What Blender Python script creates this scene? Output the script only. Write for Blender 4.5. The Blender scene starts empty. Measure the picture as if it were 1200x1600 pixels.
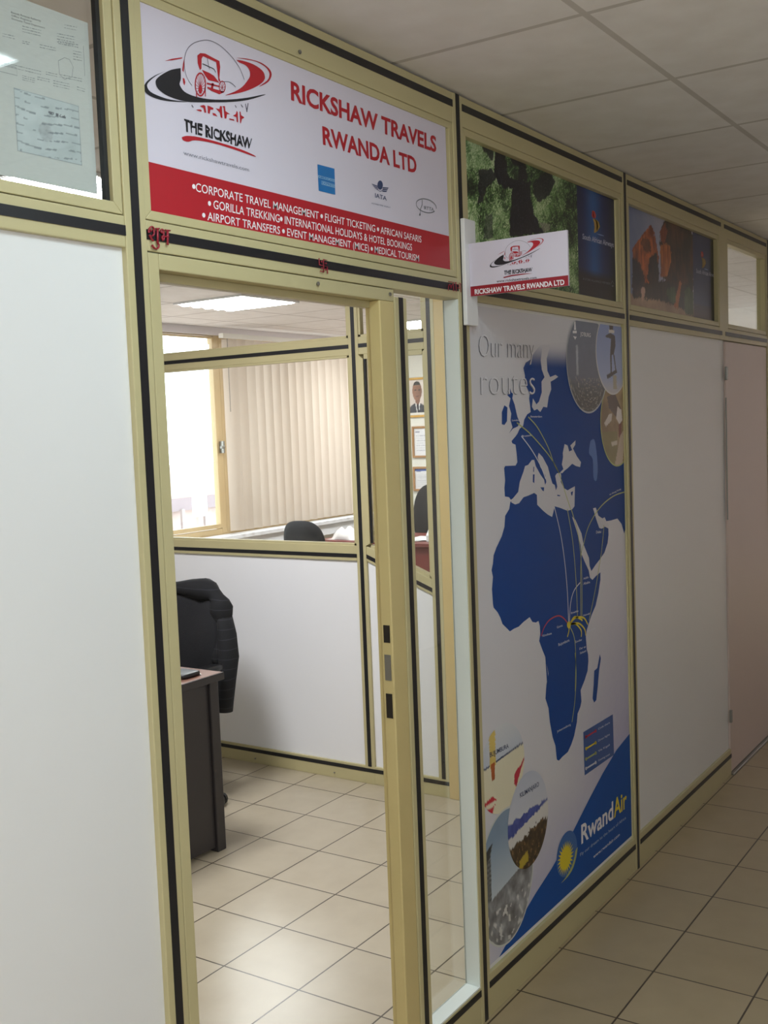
import bpy, bmesh, math, random
from mathutils import Vector, Matrix, noise
random.seed(7)
C = bpy.context.scene.collection
scn = bpy.context.scene

# ------------------------------------------------------------------ camera
F_PX, YAW, PIT, ROL, H = 1696.9, 0.98288, 0.07805, -0.03845, 1.686
def cam_axes():
    f = Vector((math.sin(YAW)*math.cos(PIT), math.cos(YAW)*math.cos(PIT), -math.sin(PIT)))
    r = Vector((math.cos(YAW), -math.sin(YAW), 0))
    u = r.cross(f)
    c, s = math.cos(ROL), math.sin(ROL)
    return c*r+s*u, -s*r+c*u, f
AX_R, AX_U, AX_F = cam_axes()
cd = bpy.data.cameras.new('camera'); cam = bpy.data.objects.new('camera', cd); C.objects.link(cam)
m = Matrix((AX_R, AX_U, -AX_F)).transposed().to_4x4(); m.translation = (0, 0, H)
cam.matrix_world = m
cd.sensor_fit = 'VERTICAL'; cd.sensor_height = 36; cd.lens = F_PX*36/1600
cd.clip_start = 0.02; cd.clip_end = 200
scn.camera = cam

# ------------------------------------------------------------------ light, exposure
scn.view_settings.view_transform = 'Standard'; scn.view_settings.look = 'None'
scn.view_settings.exposure = 0.0; scn.view_settings.gamma = 1; scn.view_settings.use_curve_mapping = False
SKY = 5.5            # overcast daylight
LAMP_ROOM = 54.0      # ceiling light panels of the office
LAMP_HALL = 12.5      # ceiling light panel of the corridor
world = bpy.data.worlds.new('world'); scn.world = world; world.use_nodes = True
bgn = world.node_tree.nodes['Background']
bgn.inputs[0].default_value = (0.84, 0.94, 1.0, 1); bgn.inputs[1].default_value = SKY
try:
    scn.cycles.max_bounces = 8; scn.cycles.transparent_max_bounces = 12
    scn.cycles.sample_clamp_indirect = 6
    scn.cycles.caustics_reflective = False; scn.cycles.caustics_refractive = False
except Exception: pass
def portal(name, loc, rot, sx, sy):
    l = bpy.data.lights.new(name, 'AREA'); l.shape = 'RECTANGLE'; l.size = sx; l.size_y = sy; l.energy = 1
    l.cycles.is_portal = True
    o = bpy.data.objects.new(name, l); C.objects.link(o); o.location = loc; o.rotation_euler = rot

# ------------------------------------------------------------------ materials
def lin(c):
    return tuple(((v/255)/12.92 if v/255 <= .04045 else (((v/255)+.055)/1.055)**2.4) for v in c)
MATS = {}
def mat(name, rgb=(200,200,200), rough=.5, metal=0.0, emit=None, spec=.5, noise_amt=0, noise_scale=20, bump=0):
    if name in MATS: return MATS[name]
    M = bpy.data.materials.new(name); M.use_nodes = True; nt = M.node_tree
    b = nt.nodes['Principled BSDF']
    col = lin(rgb)
    b.inputs['Base Color'].default_value = (*col, 1)
    b.inputs['Roughness'].default_value = rough; b.inputs['Metallic'].default_value = metal
    b.inputs['Specular IOR Level'].default_value = spec
    if emit:
        b.inputs['Emission Color'].default_value = (*emit[0], 1); b.inputs['Emission Strength'].default_value = emit[1]
    if noise_amt or bump:
        tc = nt.nodes.new('ShaderNodeTexCoord'); n = nt.nodes.new('ShaderNodeTexNoise')
        n.inputs['Scale'].default_value = noise_scale; n.inputs['Detail'].default_value = 5
        nt.links.new(tc.outputs['Object'], n.inputs['Vector'])
        if noise_amt:
            mx = nt.nodes.new('ShaderNodeMix'); mx.data_type = 'RGBA'
            mx.inputs[6].default_value = (*[v*(1-noise_amt) for v in col], 1)
            mx.inputs[7].default_value = (*[min(1, v*(1+noise_amt)) for v in col], 1)
            nt.links.new(n.outputs['Fac'], mx.inputs[0]); nt.links.new(mx.outputs[2], b.inputs['Base Color'])
        if bump:
            bp = nt.nodes.new('ShaderNodeBump'); bp.inputs['Strength'].default_value = bump; bp.inputs['Distance'].default_value = .01
            nt.links.new(n.outputs['Fac'], bp.inputs['Height']); nt.links.new(bp.outputs[0], b.inputs['Normal'])
    MATS[name] = M
    return M
def grid_mat(name, rgb, rgb2, line, size, lw, ox, oy, rough, bump=0, rough_line=.8):
    M = bpy.data.materials.new(name); M.use_nodes = True; nt = M.node_tree; b = nt.nodes['Principled BSDF']
    tc = nt.nodes.new('ShaderNodeTexCoord'); mp = nt.nodes.new('ShaderNodeMapping')
    mp.inputs['Location'].default_value = (-ox+100*size+lw/2, -oy+100*size+lw/2, 0)
    br = nt.nodes.new('ShaderNodeTexBrick'); br.offset = 0; br.squash = 1
    br.inputs['Color1'].default_value = (*lin(rgb), 1); br.inputs['Color2'].default_value = (*lin(rgb2), 1)
    br.inputs['Mortar'].default_value = (*lin(line), 1)
    br.inputs['Scale'].default_value = 1; br.inputs['Mortar Size'].default_value = lw; br.inputs['Mortar Smooth'].default_value = .1
    br.inputs['Brick Width'].default_value = size; br.inputs['Row Height'].default_value = size
    nt.links.new(tc.outputs['Object'], mp.inputs[0]); nt.links.new(mp.outputs[0], br.inputs[0])
    n = nt.nodes.new('ShaderNodeTexNoise'); n.inputs['Scale'].default_value = 9; n.inputs['Detail'].default_value = 6
    nt.links.new(tc.outputs['Object'], n.inputs['Vector'])
    mx = nt.nodes.new('ShaderNodeMix'); mx.data_type = 'RGBA'; mx.blend_type = 'MULTIPLY'; mx.inputs[0].default_value = .35
    cr = nt.nodes.new('ShaderNodeValToRGB'); cr.color_ramp.elements[0].color = (.75,.72,.68,1); cr.color_ramp.elements[0].position = .3
    cr.color_ramp.elements[1].position = .7
    nt.links.new(n.outputs['Fac'], cr.inputs[0]); nt.links.new(br.outputs['Color'], mx.inputs[6]); nt.links.new(cr.outputs[0], mx.inputs[7])
    nt.links.new(mx.outputs[2], b.inputs['Base Color'])
    b.inputs['Roughness'].default_value = rough
    if bump:
        bp = nt.nodes.new('ShaderNodeBump'); bp.inputs['Strength'].default_value = bump; bp.inputs['Distance'].default_value = .002; bp.invert = True
        nt.links.new(br.outputs['Fac'], bp.inputs['Height']); nt.links.new(bp.outputs[0], b.inputs['Normal'])
    return M
def glass_mat(name, tint=(1,1,1), refl=1.0):
    M = bpy.data.materials.new(name); M.use_nodes = True; nt = M.node_tree
    for n in list(nt.nodes): nt.nodes.remove(n)
    out = nt.nodes.new('ShaderNodeOutputMaterial'); mix = nt.nodes.new('ShaderNodeMixShader')
    t = nt.nodes.new('ShaderNodeBsdfTransparent'); t.inputs[0].default_value = (*tint, 1)
    g = nt.nodes.new('ShaderNodeBsdfGlossy'); g.inputs['Roughness'].default_value = .015
    fr = nt.nodes.new('ShaderNodeFresnel'); geo = nt.nodes.new('ShaderNodeNewGeometry')
    ior = nt.nodes.new('ShaderNodeMapRange'); ior.inputs[3].default_value = 1.5; ior.inputs[4].default_value = 1/1.5   # same reflectance on both faces of the thin sheet
    nt.links.new(geo.outputs['Backfacing'], ior.inputs[0]); nt.links.new(ior.outputs[0], fr.inputs[0])
    nt.links.new(fr.outputs[0], mix.inputs[0]); nt.links.new(t.outputs[0], mix.inputs[1]); nt.links.new(g.outputs[0], mix.inputs[2])
    nt.links.new(mix.outputs[0], out.inputs[0])
    return M
def attr_mat(name, rough=.4):
    if name in MATS: return MATS[name]
    M = bpy.data.materials.new(name); M.use_nodes = True; nt = M.node_tree; b = nt.nodes['Principled BSDF']
    a = nt.nodes.new('ShaderNodeAttribute'); a.attribute_name = 'ink'
    nt.links.new(a.outputs['Color'], b.inputs['Base Color']); b.inputs['Roughness'].default_value = rough
    MATS[name] = M
    return M
def cloth_mat(name, rgb, trans=.5):
    M = bpy.data.materials.new(name); M.use_nodes = True; nt = M.node_tree
    for n in list(nt.nodes): nt.nodes.remove(n)
    out = nt.nodes.new('ShaderNodeOutputMaterial'); mix = nt.nodes.new('ShaderNodeMixShader'); mix.inputs[0].default_value = trans
    tc = nt.nodes.new('ShaderNodeTexCoord'); nz = nt.nodes.new('ShaderNodeTexNoise'); nz.inputs['Scale'].default_value = 60
    mp = nt.nodes.new('ShaderNodeMapping'); mp.inputs['Scale'].default_value = (1,1,6)
    nt.links.new(tc.outputs['Object'], mp.inputs[0]); nt.links.new(mp.outputs[0], nz.inputs[0])
    cr = nt.nodes.new('ShaderNodeValToRGB'); cr.color_ramp.elements[0].color = (*[v*.88 for v in lin(rgb)],1); cr.color_ramp.elements[1].color = (*lin(rgb),1)
    nt.links.new(nz.outputs['Fac'], cr.inputs[0])
    d = nt.nodes.new('ShaderNodeBsdfDiffuse'); t = nt.nodes.new('ShaderNodeBsdfTranslucent')
    nt.links.new(cr.outputs[0], d.inputs[0]); nt.links.new(cr.outputs[0], t.inputs[0])
    nt.links.new(d.outputs[0], mix.inputs[1]); nt.links.new(t.outputs[0], mix.inputs[2]); nt.links.new(mix.outputs[0], out.inputs[0])
    return M
def stripe_mat(name, base, line, scale):
    M = bpy.data.materials.new(name); M.use_nodes = True; nt = M.node_tree; b = nt.nodes['Principled BSDF']
    tc = nt.nodes.new('ShaderNodeTexCoord'); w = nt.nodes.new('ShaderNodeTexWave'); w.wave_type = 'BANDS'; w.bands_direction = 'Z'
    w.inputs['Scale'].default_value = scale; w.inputs['Distortion'].default_value = 1.2; w.inputs['Detail'].default_value = 1
    nt.links.new(tc.outputs['Object'], w.inputs[0])
    cr = nt.nodes.new('ShaderNodeValToRGB'); cr.color_ramp.elements[0].color = (*lin(base),1); cr.color_ramp.elements[0].position = .975
    cr.color_ramp.elements[1].color = (*lin(line),1); cr.color_ramp.elements[1].position = 1.0
    nt.links.new(w.outputs['Fac'], cr.inputs[0]); nt.links.new(cr.outputs[0], b.inputs['Base Color']); b.inputs['Roughness'].default_value = .9
    return M

ALU = mat('champagne_aluminium', (190,180,138), .42, .0, noise_amt=.05, noise_scale=6)
ALU_W = mat('warm_aluminium', (205,178,118), .45, .0, noise_amt=.06, noise_scale=8)
GASK = mat('black_rubber', (26,26,30), .45)
PANEL = mat('white_laminate', (228,228,228), .38, noise_amt=.02, noise_scale=3)
PANEL_IN = mat('white_laminate_inner', (238,238,241), .4, noise_amt=.02, noise_scale=3)
WALLP = mat('white_paint', (226,222,214), .7, noise_amt=.03, noise_scale=5)
WHITE = mat('white_plastic', (232,232,234), .4)
REVEAL = mat('white_gloss_paint', (226,232,228), .35)
FLOOR = grid_mat('beige_floor_tile', (186,168,136), (179,161,129), (80,66,52), .30, .0028, .082, .2327, .32, .5)
FLOOR_R = grid_mat('beige_floor_tile_room', (190,178,156), (184,172,150), (80,70,58), .30, .0028, .0585, .216, .3, .5)
CEIL = grid_mat('ceiling_tile_hall', (236,234,233), (232,230,229), (200,196,192), .578, .009, 2.300, .960, .85)
CEIL_R = grid_mat('ceiling_tile_room', (234,228,228), (230,224,224), (190,182,180), .60, .010, 5.36, 4.60, .85)
GLASS = glass_mat('clear_glass')
GLASS2 = glass_mat('thin_clear_glass', (.97,.985,.97))
BLIND = cloth_mat('beige_blind_fabric', (212,198,184), .30)
PAPER = cloth_mat('paper_sheet', (226,230,232), .32)
BLACK_FAB = mat('black_fabric', (22,22,26), .9, bump=.3, noise_scale=300)
BLACK_PL = mat('black_plastic', (20,20,22), .4)
JACKET = stripe_mat('pinstripe_cloth', (15,15,19), (40,42,48), 7)
DESK_D = mat('dark_desk_laminate', (46,42,44), .45, noise_amt=.08, noise_scale=12)
DESK_T = mat('brown_desk_top', (118,84,70), .35, noise_amt=.12, noise_scale=8)
DESK_R = mat('mahogany_laminate', (112,44,40), .35, noise_amt=.15, noise_scale=6)
STEEL = mat('steel_plate', (150,148,142), .35, .8)
DARKHOLE = mat('dark_recess', (34,26,18), .8)
RED = mat('sign_red_print', (176,32,44), .4)
RED_D = mat('dark_red_print', (150,28,42), .4)
INK = mat('black_print', (30,30,36), .4)
GREYINK = mat('grey_print', (128,128,140), .5)
SIGNW = mat('sign_white', (214,208,222), .38)
WINK = mat('white_print', (238,236,240), .4)
BLUE_AX = mat('card_blue', (34,112,178), .4)
NAVY = mat('navy_print', (52,66,104), .4)
MAPW = mat('map_water', (212,212,218), .4)
LILAC = mat('map_lilac', (172,172,208), .4)
MAPB = mat('map_blue', (14,66,140), .5, spec=.2)
MAPB2 = mat('poster_corner_blue', (24,80,158), .5, spec=.2)
MAPB3 = mat('map_blue_lake', (30,100,180), .38)
YEL = mat('route_yellow', (226,206,40), .4)
OLIVE = mat('route_olive', (176,182,110), .4)
PALE = mat('route_white', (214,216,226), .4)
ROUTER = mat('route_red', (190,40,62), .4)
GLITTER = mat('red_glitter', (150,34,52), .35, noise_amt=.5, noise_scale=400)
GOLD = mat('gilt_frame', (196,150,74), .35, .4)
FRAME_Y = mat('golden_window_frame', (196,172,130), .4)

# ------------------------------------------------------------------ mesh helpers
def root_loc(o):
    while o.parent: o = o.parent
    return Vector(o.location)
class MB:
    def __init__(s): s.v = []; s.f = []
    def add(s, vs, fs):
        n = len(s.v); s.v += [tuple(v) for v in vs]; s.f += [tuple(i+n for i in f) for f in fs]; return s
    def box(s, x0, x1, y0, y1, z0, z1):
        vs = [(x,y,z) for x in (x0,x1) for y in (y0,y1) for z in (z0,z1)]
        return s.add(vs, [(0,1,3,2),(4,6,7,5),(0,4,5,1),(2,3,7,6),(0,2,6,4),(1,5,7,3)])
    def prism(s, pts, d):           # closed polygon (3-D points) extruded along vector d
        n = len(pts); d = Vector(d); a = [Vector(p) for p in pts]; b = [p+d for p in a]
        return s.add(a+b, [tuple(range(n-1,-1,-1)), tuple(range(n,2*n))]+[(i,(i+1)%n,n+(i+1)%n,n+i) for i in range(n)])
    def poly(s, pts): return s.add(pts, [tuple(range(len(pts)))])
    def tube(s, pts, r, seg=10, flat=(1,1), up=Vector((0,0,1))):
        pts = [Vector(p) for p in pts]; n = len(pts); rr = r if isinstance(r, (list,tuple)) else [r]*n
        vs = []
        for i,p in enumerate(pts):
            t = (pts[min(i+1,n-1)]-pts[max(i-1,0)]).normalized()
            u = up if abs(t.dot(up)) < .95 else Vector((0,1,0))
            a = t.cross(u).normalized(); b = a.cross(t)
            for k in range(seg):
                th = 2*math.pi*k/seg
                vs.append(p+a*math.cos(th)*rr[i]*flat[0]+b*math.sin(th)*rr[i]*flat[1])
        fs = [(i*seg+k,i*seg+(k+1)%seg,(i+1)*seg+(k+1)%seg,(i+1)*seg+k) for i in range(n-1) for k in range(seg)]
        fs += [tuple(range(seg-1,-1,-1)), tuple((n-1)*seg+k for k in range(seg))]
        return s.add(vs, fs)
    def lathe(s, prof, c, seg=24):   # profile of (r,z) about the vertical through c
        n = len(prof); vs = [(c[0]+r*math.cos(2*math.pi*k/seg), c[1]+r*math.sin(2*math.pi*k/seg), c[2]+z) for r,z in prof for k in range(seg)]
        fs = [(i*seg+k,i*seg+(k+1)%seg,(i+1)*seg+(k+1)%seg,(i+1)*seg+k) for i in range(n-1) for k in range(seg)]
        fs += [tuple(range(seg-1,-1,-1)), tuple((n-1)*seg+k for k in range(seg))]
        return s.add(vs, fs)
    def stroke(s, pts, w, nrm):      # flat ribbon along points lying in a plane with normal nrm
        pts = [Vector(p) for p in pts]; n = len(pts); nrm = Vector(nrm); vs = []
        for i,p in enumerate(pts):
            t = (pts[min(i+1,n-1)]-pts[max(i-1,0)]).normalized(); a = t.cross(nrm).normalized()*w/2
            vs += [p-a, p+a]
        return s.add(vs, [(2*i,2*i+1,2*i+3,2*i+2) for i in range(n-1)])
    def build(s, name, m, parent=None, bevel=0, smooth=False, subsurf=0):
        off = root_loc(parent) if parent else Vector((0,0,0))
        me = bpy.data.meshes.new(name); me.from_pydata([tuple(Vector(v)-off) for v in s.v], [], s.f); me.update()
        bm = bmesh.new(); bm.from_mesh(me); bmesh.ops.recalc_face_normals(bm, faces=bm.faces); bm.to_mesh(me); bm.free()
        me.materials.append(m)
        if smooth:
            for p in me.polygons: p.use_smooth = True
        o = bpy.data.objects.new(name, me); C.objects.link(o)
        if parent: o.parent = parent
        if bevel:
            b = o.modifiers.new('bevel', 'BEVEL'); b.width = bevel; b.segments = 2; b.limit_method = 'ANGLE'
        if subsurf:
            b = o.modifiers.new('subd', 'SUBSURF'); b.levels = subsurf; b.render_levels = subsurf
        return o
def empty(name, loc=(0,0,0)):
    o = bpy.data.objects.new(name, None); C.objects.link(o); o.location = loc; o.empty_display_size = .1; return o
def tag(o, label, cat, group=None, kind=None):
    o['label'] = label; o['category'] = cat
    if group: o['group'] = group
    if kind: o['kind'] = kind
    return o
def struct(o, label=None):
    o['kind'] = 'structure'
    if label: o['label'] = label
    return o
def copy_tree(o, parent=None):
    c = o.copy(); C.objects.link(c)
    if parent: c.parent = parent
    for ch in list(o.children): copy_tree(ch, c)
    return c
def bx(name, m, parent, x0, x1, y0, y1, z0, z1, bevel=0):
    return MB().box(x0,x1,y0,y1,z0,z1).build(name, m, parent, bevel)

# surveying: a photograph pixel as a point on a known plane of the place
def ray(px, py): return AX_R*((px-600)/F_PX)+AX_U*((800-py)/F_PX)+AX_F
def on_y(px, py, Y):
    d = ray(px,py); t = Y/d.y; return Vector((d.x*t, Y, H+d.z*t))
def on_x(px, py, X):
    d = ray(px,py); t = X/d.x; return Vector((X, d.y*t, H+d.z*t))

# lettering -------------------------------------------------------------
_CAP = {}
def text_mesh(body, bold=0.0):
    cu = bpy.data.curves.new('lettering', 'FONT'); cu.body = body; cu.offset = bold; cu.resolution_u = 3
    if chr(8226) in body:
        cu.materials.append(SIGNW); cu.materials.append(WINK)
        for i, ch in enumerate(body): cu.body_format[i].material_index = 1 if ch == chr(8226) else 0
    ob = bpy.data.objects.new('lettering_tmp', cu); C.objects.link(ob)
    bpy.context.view_layer.update()
    me = bpy.data.meshes.new_from_object(ob.evaluated_get(bpy.context.evaluated_depsgraph_get()))
    bpy.data.objects.remove(ob); bpy.data.curves.remove(cu)
    vs = [v.co.copy() for v in me.vertices]; fs = [tuple(p.vertices) for p in me.polygons]
    dots = sorted({i for p in me.polygons if p.material_index == 1 for i in p.vertices}, key=lambda i: vs[i].x)
    run = []
    for i in dots+[None]:                # enlarge each bullet about its own centre
        if run and (i is None or vs[i].x-vs[run[-1]].x > .12):
            cx = sum(vs[q].x for q in run)/len(run); cy = sum(vs[q].y for q in run)/len(run); sc_ = [(q, cx+(vs[q].x-cx)*1.55, cy+(vs[q].y-cy)*1.55) for q in run]
            for q, a, b in sc_: vs[q].x = a; vs[q].y = b
            run = []
        if i is not None: run.append(i)
    bpy.data.meshes.remove(me)
    return vs, fs
def cap_h(bold):
    if bold not in _CAP:
        vs, _ = text_mesh('H', bold); _CAP[bold] = (min(v.y for v in vs), max(v.y for v in vs))
    return _CAP[bold]
def put_text(mb, body, BL, BR, TL, bold=0.0, slant=0.0, jitter=0):
    vs, fs = text_mesh(body, bold); b0, b1 = cap_h(bold)
    x0 = min(v.x for v in vs); x1 = max(v.x for v in vs)
    BL, BR, TL = Vector(BL), Vector(BR), Vector(TL); U = BR-BL; V = TL-BL
    out = []
    for v in vs:
        a = (v.x-x0)/(x1-x0); b = (v.y-b0)/(b1-b0)
        if jitter: b += jitter*noise.noise(Vector((a*9, b*3, 1))); a += jitter*.12*noise.noise(Vector((a*30, b*4, 7)))
        out.append(BL+U*a+V*b+U.normalized()*(slant*b*V.length))
    mb.add(out, fs)

# photographs printed on posters: a fine mesh whose ink is a colour attribute
def inpoly(x, y, P):
    c = False; j = len(P)-1
    for i in range(len(P)):
        if (P[i][1] > y) != (P[j][1] > y) and x < (P[j][0]-P[i][0])*(y-P[i][1])/(P[j][1]-P[i][1])+P[i][0]: c = not c
        j = i
    return c
def fbm(x, y, s, o=4): return .5+.5*noise.fractal(Vector((x*s, y*s, 3.3)), 1.0, 2.0, o)
def mixc(a, b, t):
    t = max(0, min(1, t)); return tuple(a[i]*(1-t)+b[i]*t for i in range(3))
def ink_object(name, vs, fs, cols, parent, rough=.35):
    mb = MB().add(vs, fs); o = mb.build(name, attr_mat('poster_ink', rough), parent)
    at = o.data.color_attributes.new('ink', 'FLOAT_COLOR', 'POINT')
    for i,c in enumerate(cols): at.data[i].color = (*lin(c), 1)
    return o
def ink_rect(name, x0, x1, z0, z1, y, nx, nz, fn, parent):
    vs = []; cols = []
    for j in range(nz+1):
        for i in range(nx+1):
            u = i/nx; v = j/nz
            vs.append((x0+(x1-x0)*u, y, z0+(z1-z0)*v)); cols.append(fn(u, v))
    fs = [(j*(nx+1)+i, j*(nx+1)+i+1, (j+1)*(nx+1)+i+1, (j+1)*(nx+1)+i) for j in range(nz) for i in range(nx)]
    return ink_object(name, vs, fs, cols, parent)

# ================================================================== SETTING
W = 1.442                # face of the glazed partition on the corridor
XI = 4.13                # face of the inner partition
YB = 6.20                # window wall
XR = 9.30                # far wall of the inner office
ZC = 2.565
struct(bx('floor', FLOOR, None, -4, 12, -1.3, W+.02, -.06, 0), 'beige tiled corridor floor')
struct(bx('floor_office', FLOOR_R, None, -.6, XR+.1, W+.02, YB+.25, -.06, 0), 'beige tiled office floor')
struct(bx('ceiling', CEIL, None, -4, 12, -1.3, W+.025, ZC, ZC+.06), 'suspended corridor ceiling of square tiles')
struct(bx('ceiling_office', CEIL_R, None, -.6, XR+.1, W+.025, YB+.25, ZC, ZC+.06), 'suspended office ceiling of square tiles')
wo = MB()
HX0, HX1 = -2.4, .1  # unseen opening, added behind the camera to let daylight into the corridor
wo.box(-4,HX0,-1.4,-1.3,0,ZC).box(HX1,12,-1.4,-1.3,0,ZC).box(HX0,HX1,-1.4,-1.3,0,1.45).box(HX0,HX1,-1.4,-1.3,2.5,ZC)
struct(wo.build('wall_behind', mat('brown_wall_paint',(206,190,184),.7)), 'corridor wall behind the camera')
struct(bx('wall_left', WALLP, None, -4.1, -4, -1.4, W+.05, 0, ZC))
struct(bx('wall_far', MATS['brown_wall_paint'], None, 12, 12.1, -1.4, W+.05, 0, ZC))
portal('daylight_portal_hall', ((HX0+HX1)/2, -1.42, 1.975), (math.pi/2, 0, 0), HX1-HX0, 1.05)

wb = MB().box(-.6, XR, YB, YB+.15, 0, .80).box(-.6, XR, YB, YB+.15, 2.51, ZC).box(-.6, 5.0, YB, YB+.15, .8, 2.51).box(9.15, XR, YB, YB+.15, .8, 2.51)
struct(wb.build('wall_back', WALLP), 'window wall at the back of the office')
struct(bx('wall_right', WALLP, None, XR, XR+.1, W+.05, YB+.15, 0, ZC), 'white far wall with hanging frames')
struct(bx('wall_side', WALLP, None, -.7, -.6, W+.05, YB+.15, 0, ZC))
portal('daylight_portal_office', (7.07, YB+.2, 1.68), (-math.pi/2, 0, 0), 4.1, 1.7)

# back windows
def back_window(nm, x0, x1):
    w = empty(nm, (x0, YB, .8)); struct(w)
    f = MB()
    f.box(x0, x0+.06, YB+.02, YB+.09, .80, 2.51).box(x1-.06, x1, YB+.02, YB+.09, .80, 2.51)
    f.box(x0+.06, x1-.06, YB+.02, YB+.09, .80, .885).box(x0+.06, x1-.06, YB+.02, YB+.09, 2.495, 2.51)
    f.build('window_frame', FRAME_Y, w, .004)
    s = MB().box(x1-.085, x1-.062, YB+.012, YB+.045, .89, 2.49).box(x0+.062, x0+.085, YB+.012, YB+.045, .89, 2.49)
    s.box(x0+.085, x1-.085, YB+.012, YB+.045, .89, .925).box(x0+.085, x1-.085, YB+.012, YB+.045, 2.475, 2.49)
    s.build('sash', FRAME_Y, w, .003)
    bx('pane', GLASS, w, x0+.085, x1-.085, YB+.03, YB+.034, .925, 2.475)
    return w
back_window('window_1', 5.0, 6.92)
back_window('window_2', 6.92, 9.15)
l = MB().box(6.865, 6.885, YB-.03, YB+.012, 1.52, 1.62).tube([(6.875,YB-.03,1.57),(6.82,YB-.045,1.57)], .012)
l.build('latch', STEEL, bpy.data.objects['window_1'])
# sill board and the panel under it
struct(bx('trim_1', WHITE, None, 4.22, XR, YB-.16, YB, .80, .835, .004), 'white window sill board')
struct(bx('trim_2', WHITE, None, 4.22, XR, YB-.13, YB, .70, .798, .002))
struct(bx('trim_3', mat('grey_header',(206,198,200),.5), None, 4.22, XR, YB-.03, YB, 2.50, ZC, .002), 'metal header over the office windows')

# ------------------------------------------------------------------ glazed partition to the corridor
wf = struct(empty('wall_front', (0, W, 0)), 'white panelled partition with champagne aluminium posts and black gaskets')
T = .05
def post(xc, z0=0, z1=ZC, w=.051, parent=wf, m=ALU):
    p = bx('post', m, parent, xc-w/2, xc+w/2, W, W+T, z0, z1, .002)
    bx('gasket', GASK, p, xc-.0095, xc+.0095, W-.0012, W+.003, z0, z1)
    return p
XPOST = [.18, 1.4035, 2.588, 3.792, 4.985, 5.765]
for xc in XPOST[:4]+XPOST[5:]: post(xc, .0, 2.557)
bx('post', ALU, wf, 4.925, 5.055, W+.0005, W+T, 2.019, 2.557, .002)
post(2.2725, .107, 2.0, .054)
def rail(x0, x1, z0, z1, gz, parent=wf, m=ALU):
    p = bx('rail', m, parent, x0, x1, W+.001, W+T, z0, z1, .002)
    bx('gasket', GASK, p, x0, x1, W-.0008, W+.003, gz-.009, gz+.009)
    return p
BAYS = [(XPOST[i]+.0255, XPOST[i+1]-.0255) for i in range(5)]
for i,(a,b) in enumerate(BAYS):
    rail(a, b, 2.478, 2.557, 2.528)
    rail(a, b, 2.019, 2.074, 2.048)
    if i == 3:
        rail(a, 5.013, .0, .125, .093)
    elif i == 1:
        rail(2.300, b, .0, .107, .092)
    elif i < 4:
        rail(a, b, .0, .125, .093)
# glazing beads (mitred frames round the upper lights)
def bead(x0, x1, z0, z1, w=.026, parent=wf, nm='glazing_bead', y0=W+.003):
    f = MB()
    O = [(x0,z0),(x1,z0),(x1,z1),(x0,z1)]; I = [(x0+w,z0+w),(x1-w,z0+w),(x1-w,z1-w),(x0+w,z1-w)]
    for k in range(4):
        q = [O[k], O[(k+1)%4], I[(k+1)%4], I[k]]
        f.prism([(a,y0,c) for a,c in q], (0,.03,0))
    return f.build(nm, ALU, parent, .0015)
# panels below the mid rail
bx('wall_panel', PANEL, wf, BAYS[0][0], BAYS[0][1], W+.012, W+.03, .125, 2.019)
bx('wall_panel', PANEL, wf, BAYS[2][0], BAYS[2][1], W+.012, W+.03, .125, 2.019)
bx('wall_panel', PANEL, wf, BAYS[3][0], 5.013, W+.012, W+.03, .125, 2.019)
for a,b in ((BAYS[2][0],BAYS[2][1]),(BAYS[3][0],BAYS[3][1])):
    f = MB().box(a, a+.010, W+.004, W+.012, .125, 2.019)
    if b < 4: f.box(b-.010, b, W+.004, W+.012, .125, 2.019)
    f.build('glazing_bead', ALU, wf)
bx('wall_panel', PANEL, wf, XPOST[5]+.0255, 9.0, W+.012, W+.03, .125, 2.557)
# upper lights
def light_(n, a, b):
    w = struct(empty(f'window_{n}', (a, W, 2.076)))
    bead(a+.001, b-.001, 2.076, 2.4775, .020, w, 'window_frame')
    bx('pane', GLASS2, w, a+.02, b-.02, W+.024, W+.027, 2.095, 2.46)
    return w
w3_ = light_(3, *BAYS[0]); bx('glazing_seal', GASK, w3_, BAYS[0][1]-.030, BAYS[0][1]-.021, W+.012, W+.022, 2.097, 2.457); light_(5, *BAYS[2]); light_(6, BAYS[3][0], 4.935); light_(7, 5.05, BAYS[4][1])
bead(BAYS[1][0]+.001, BAYS[1][1]-.001, 2.076, 2.4775, .017)
# screws
sc = MB()
for x,z in ((1.905,2.489),(1.935,2.004),(2.243-.02,2.004)):
    sc.lathe([(.0045,0),(.0045,.003),(.002,.004)], (0,0,0), 10)
    n = 30
    for i in range(len(sc.v)-n, len(sc.v)):
        v = sc.v[i]; sc.v[i] = (x+v[0], W-.001-v[2], z+v[1])
sc.build('screw', STEEL, wf)
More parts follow.
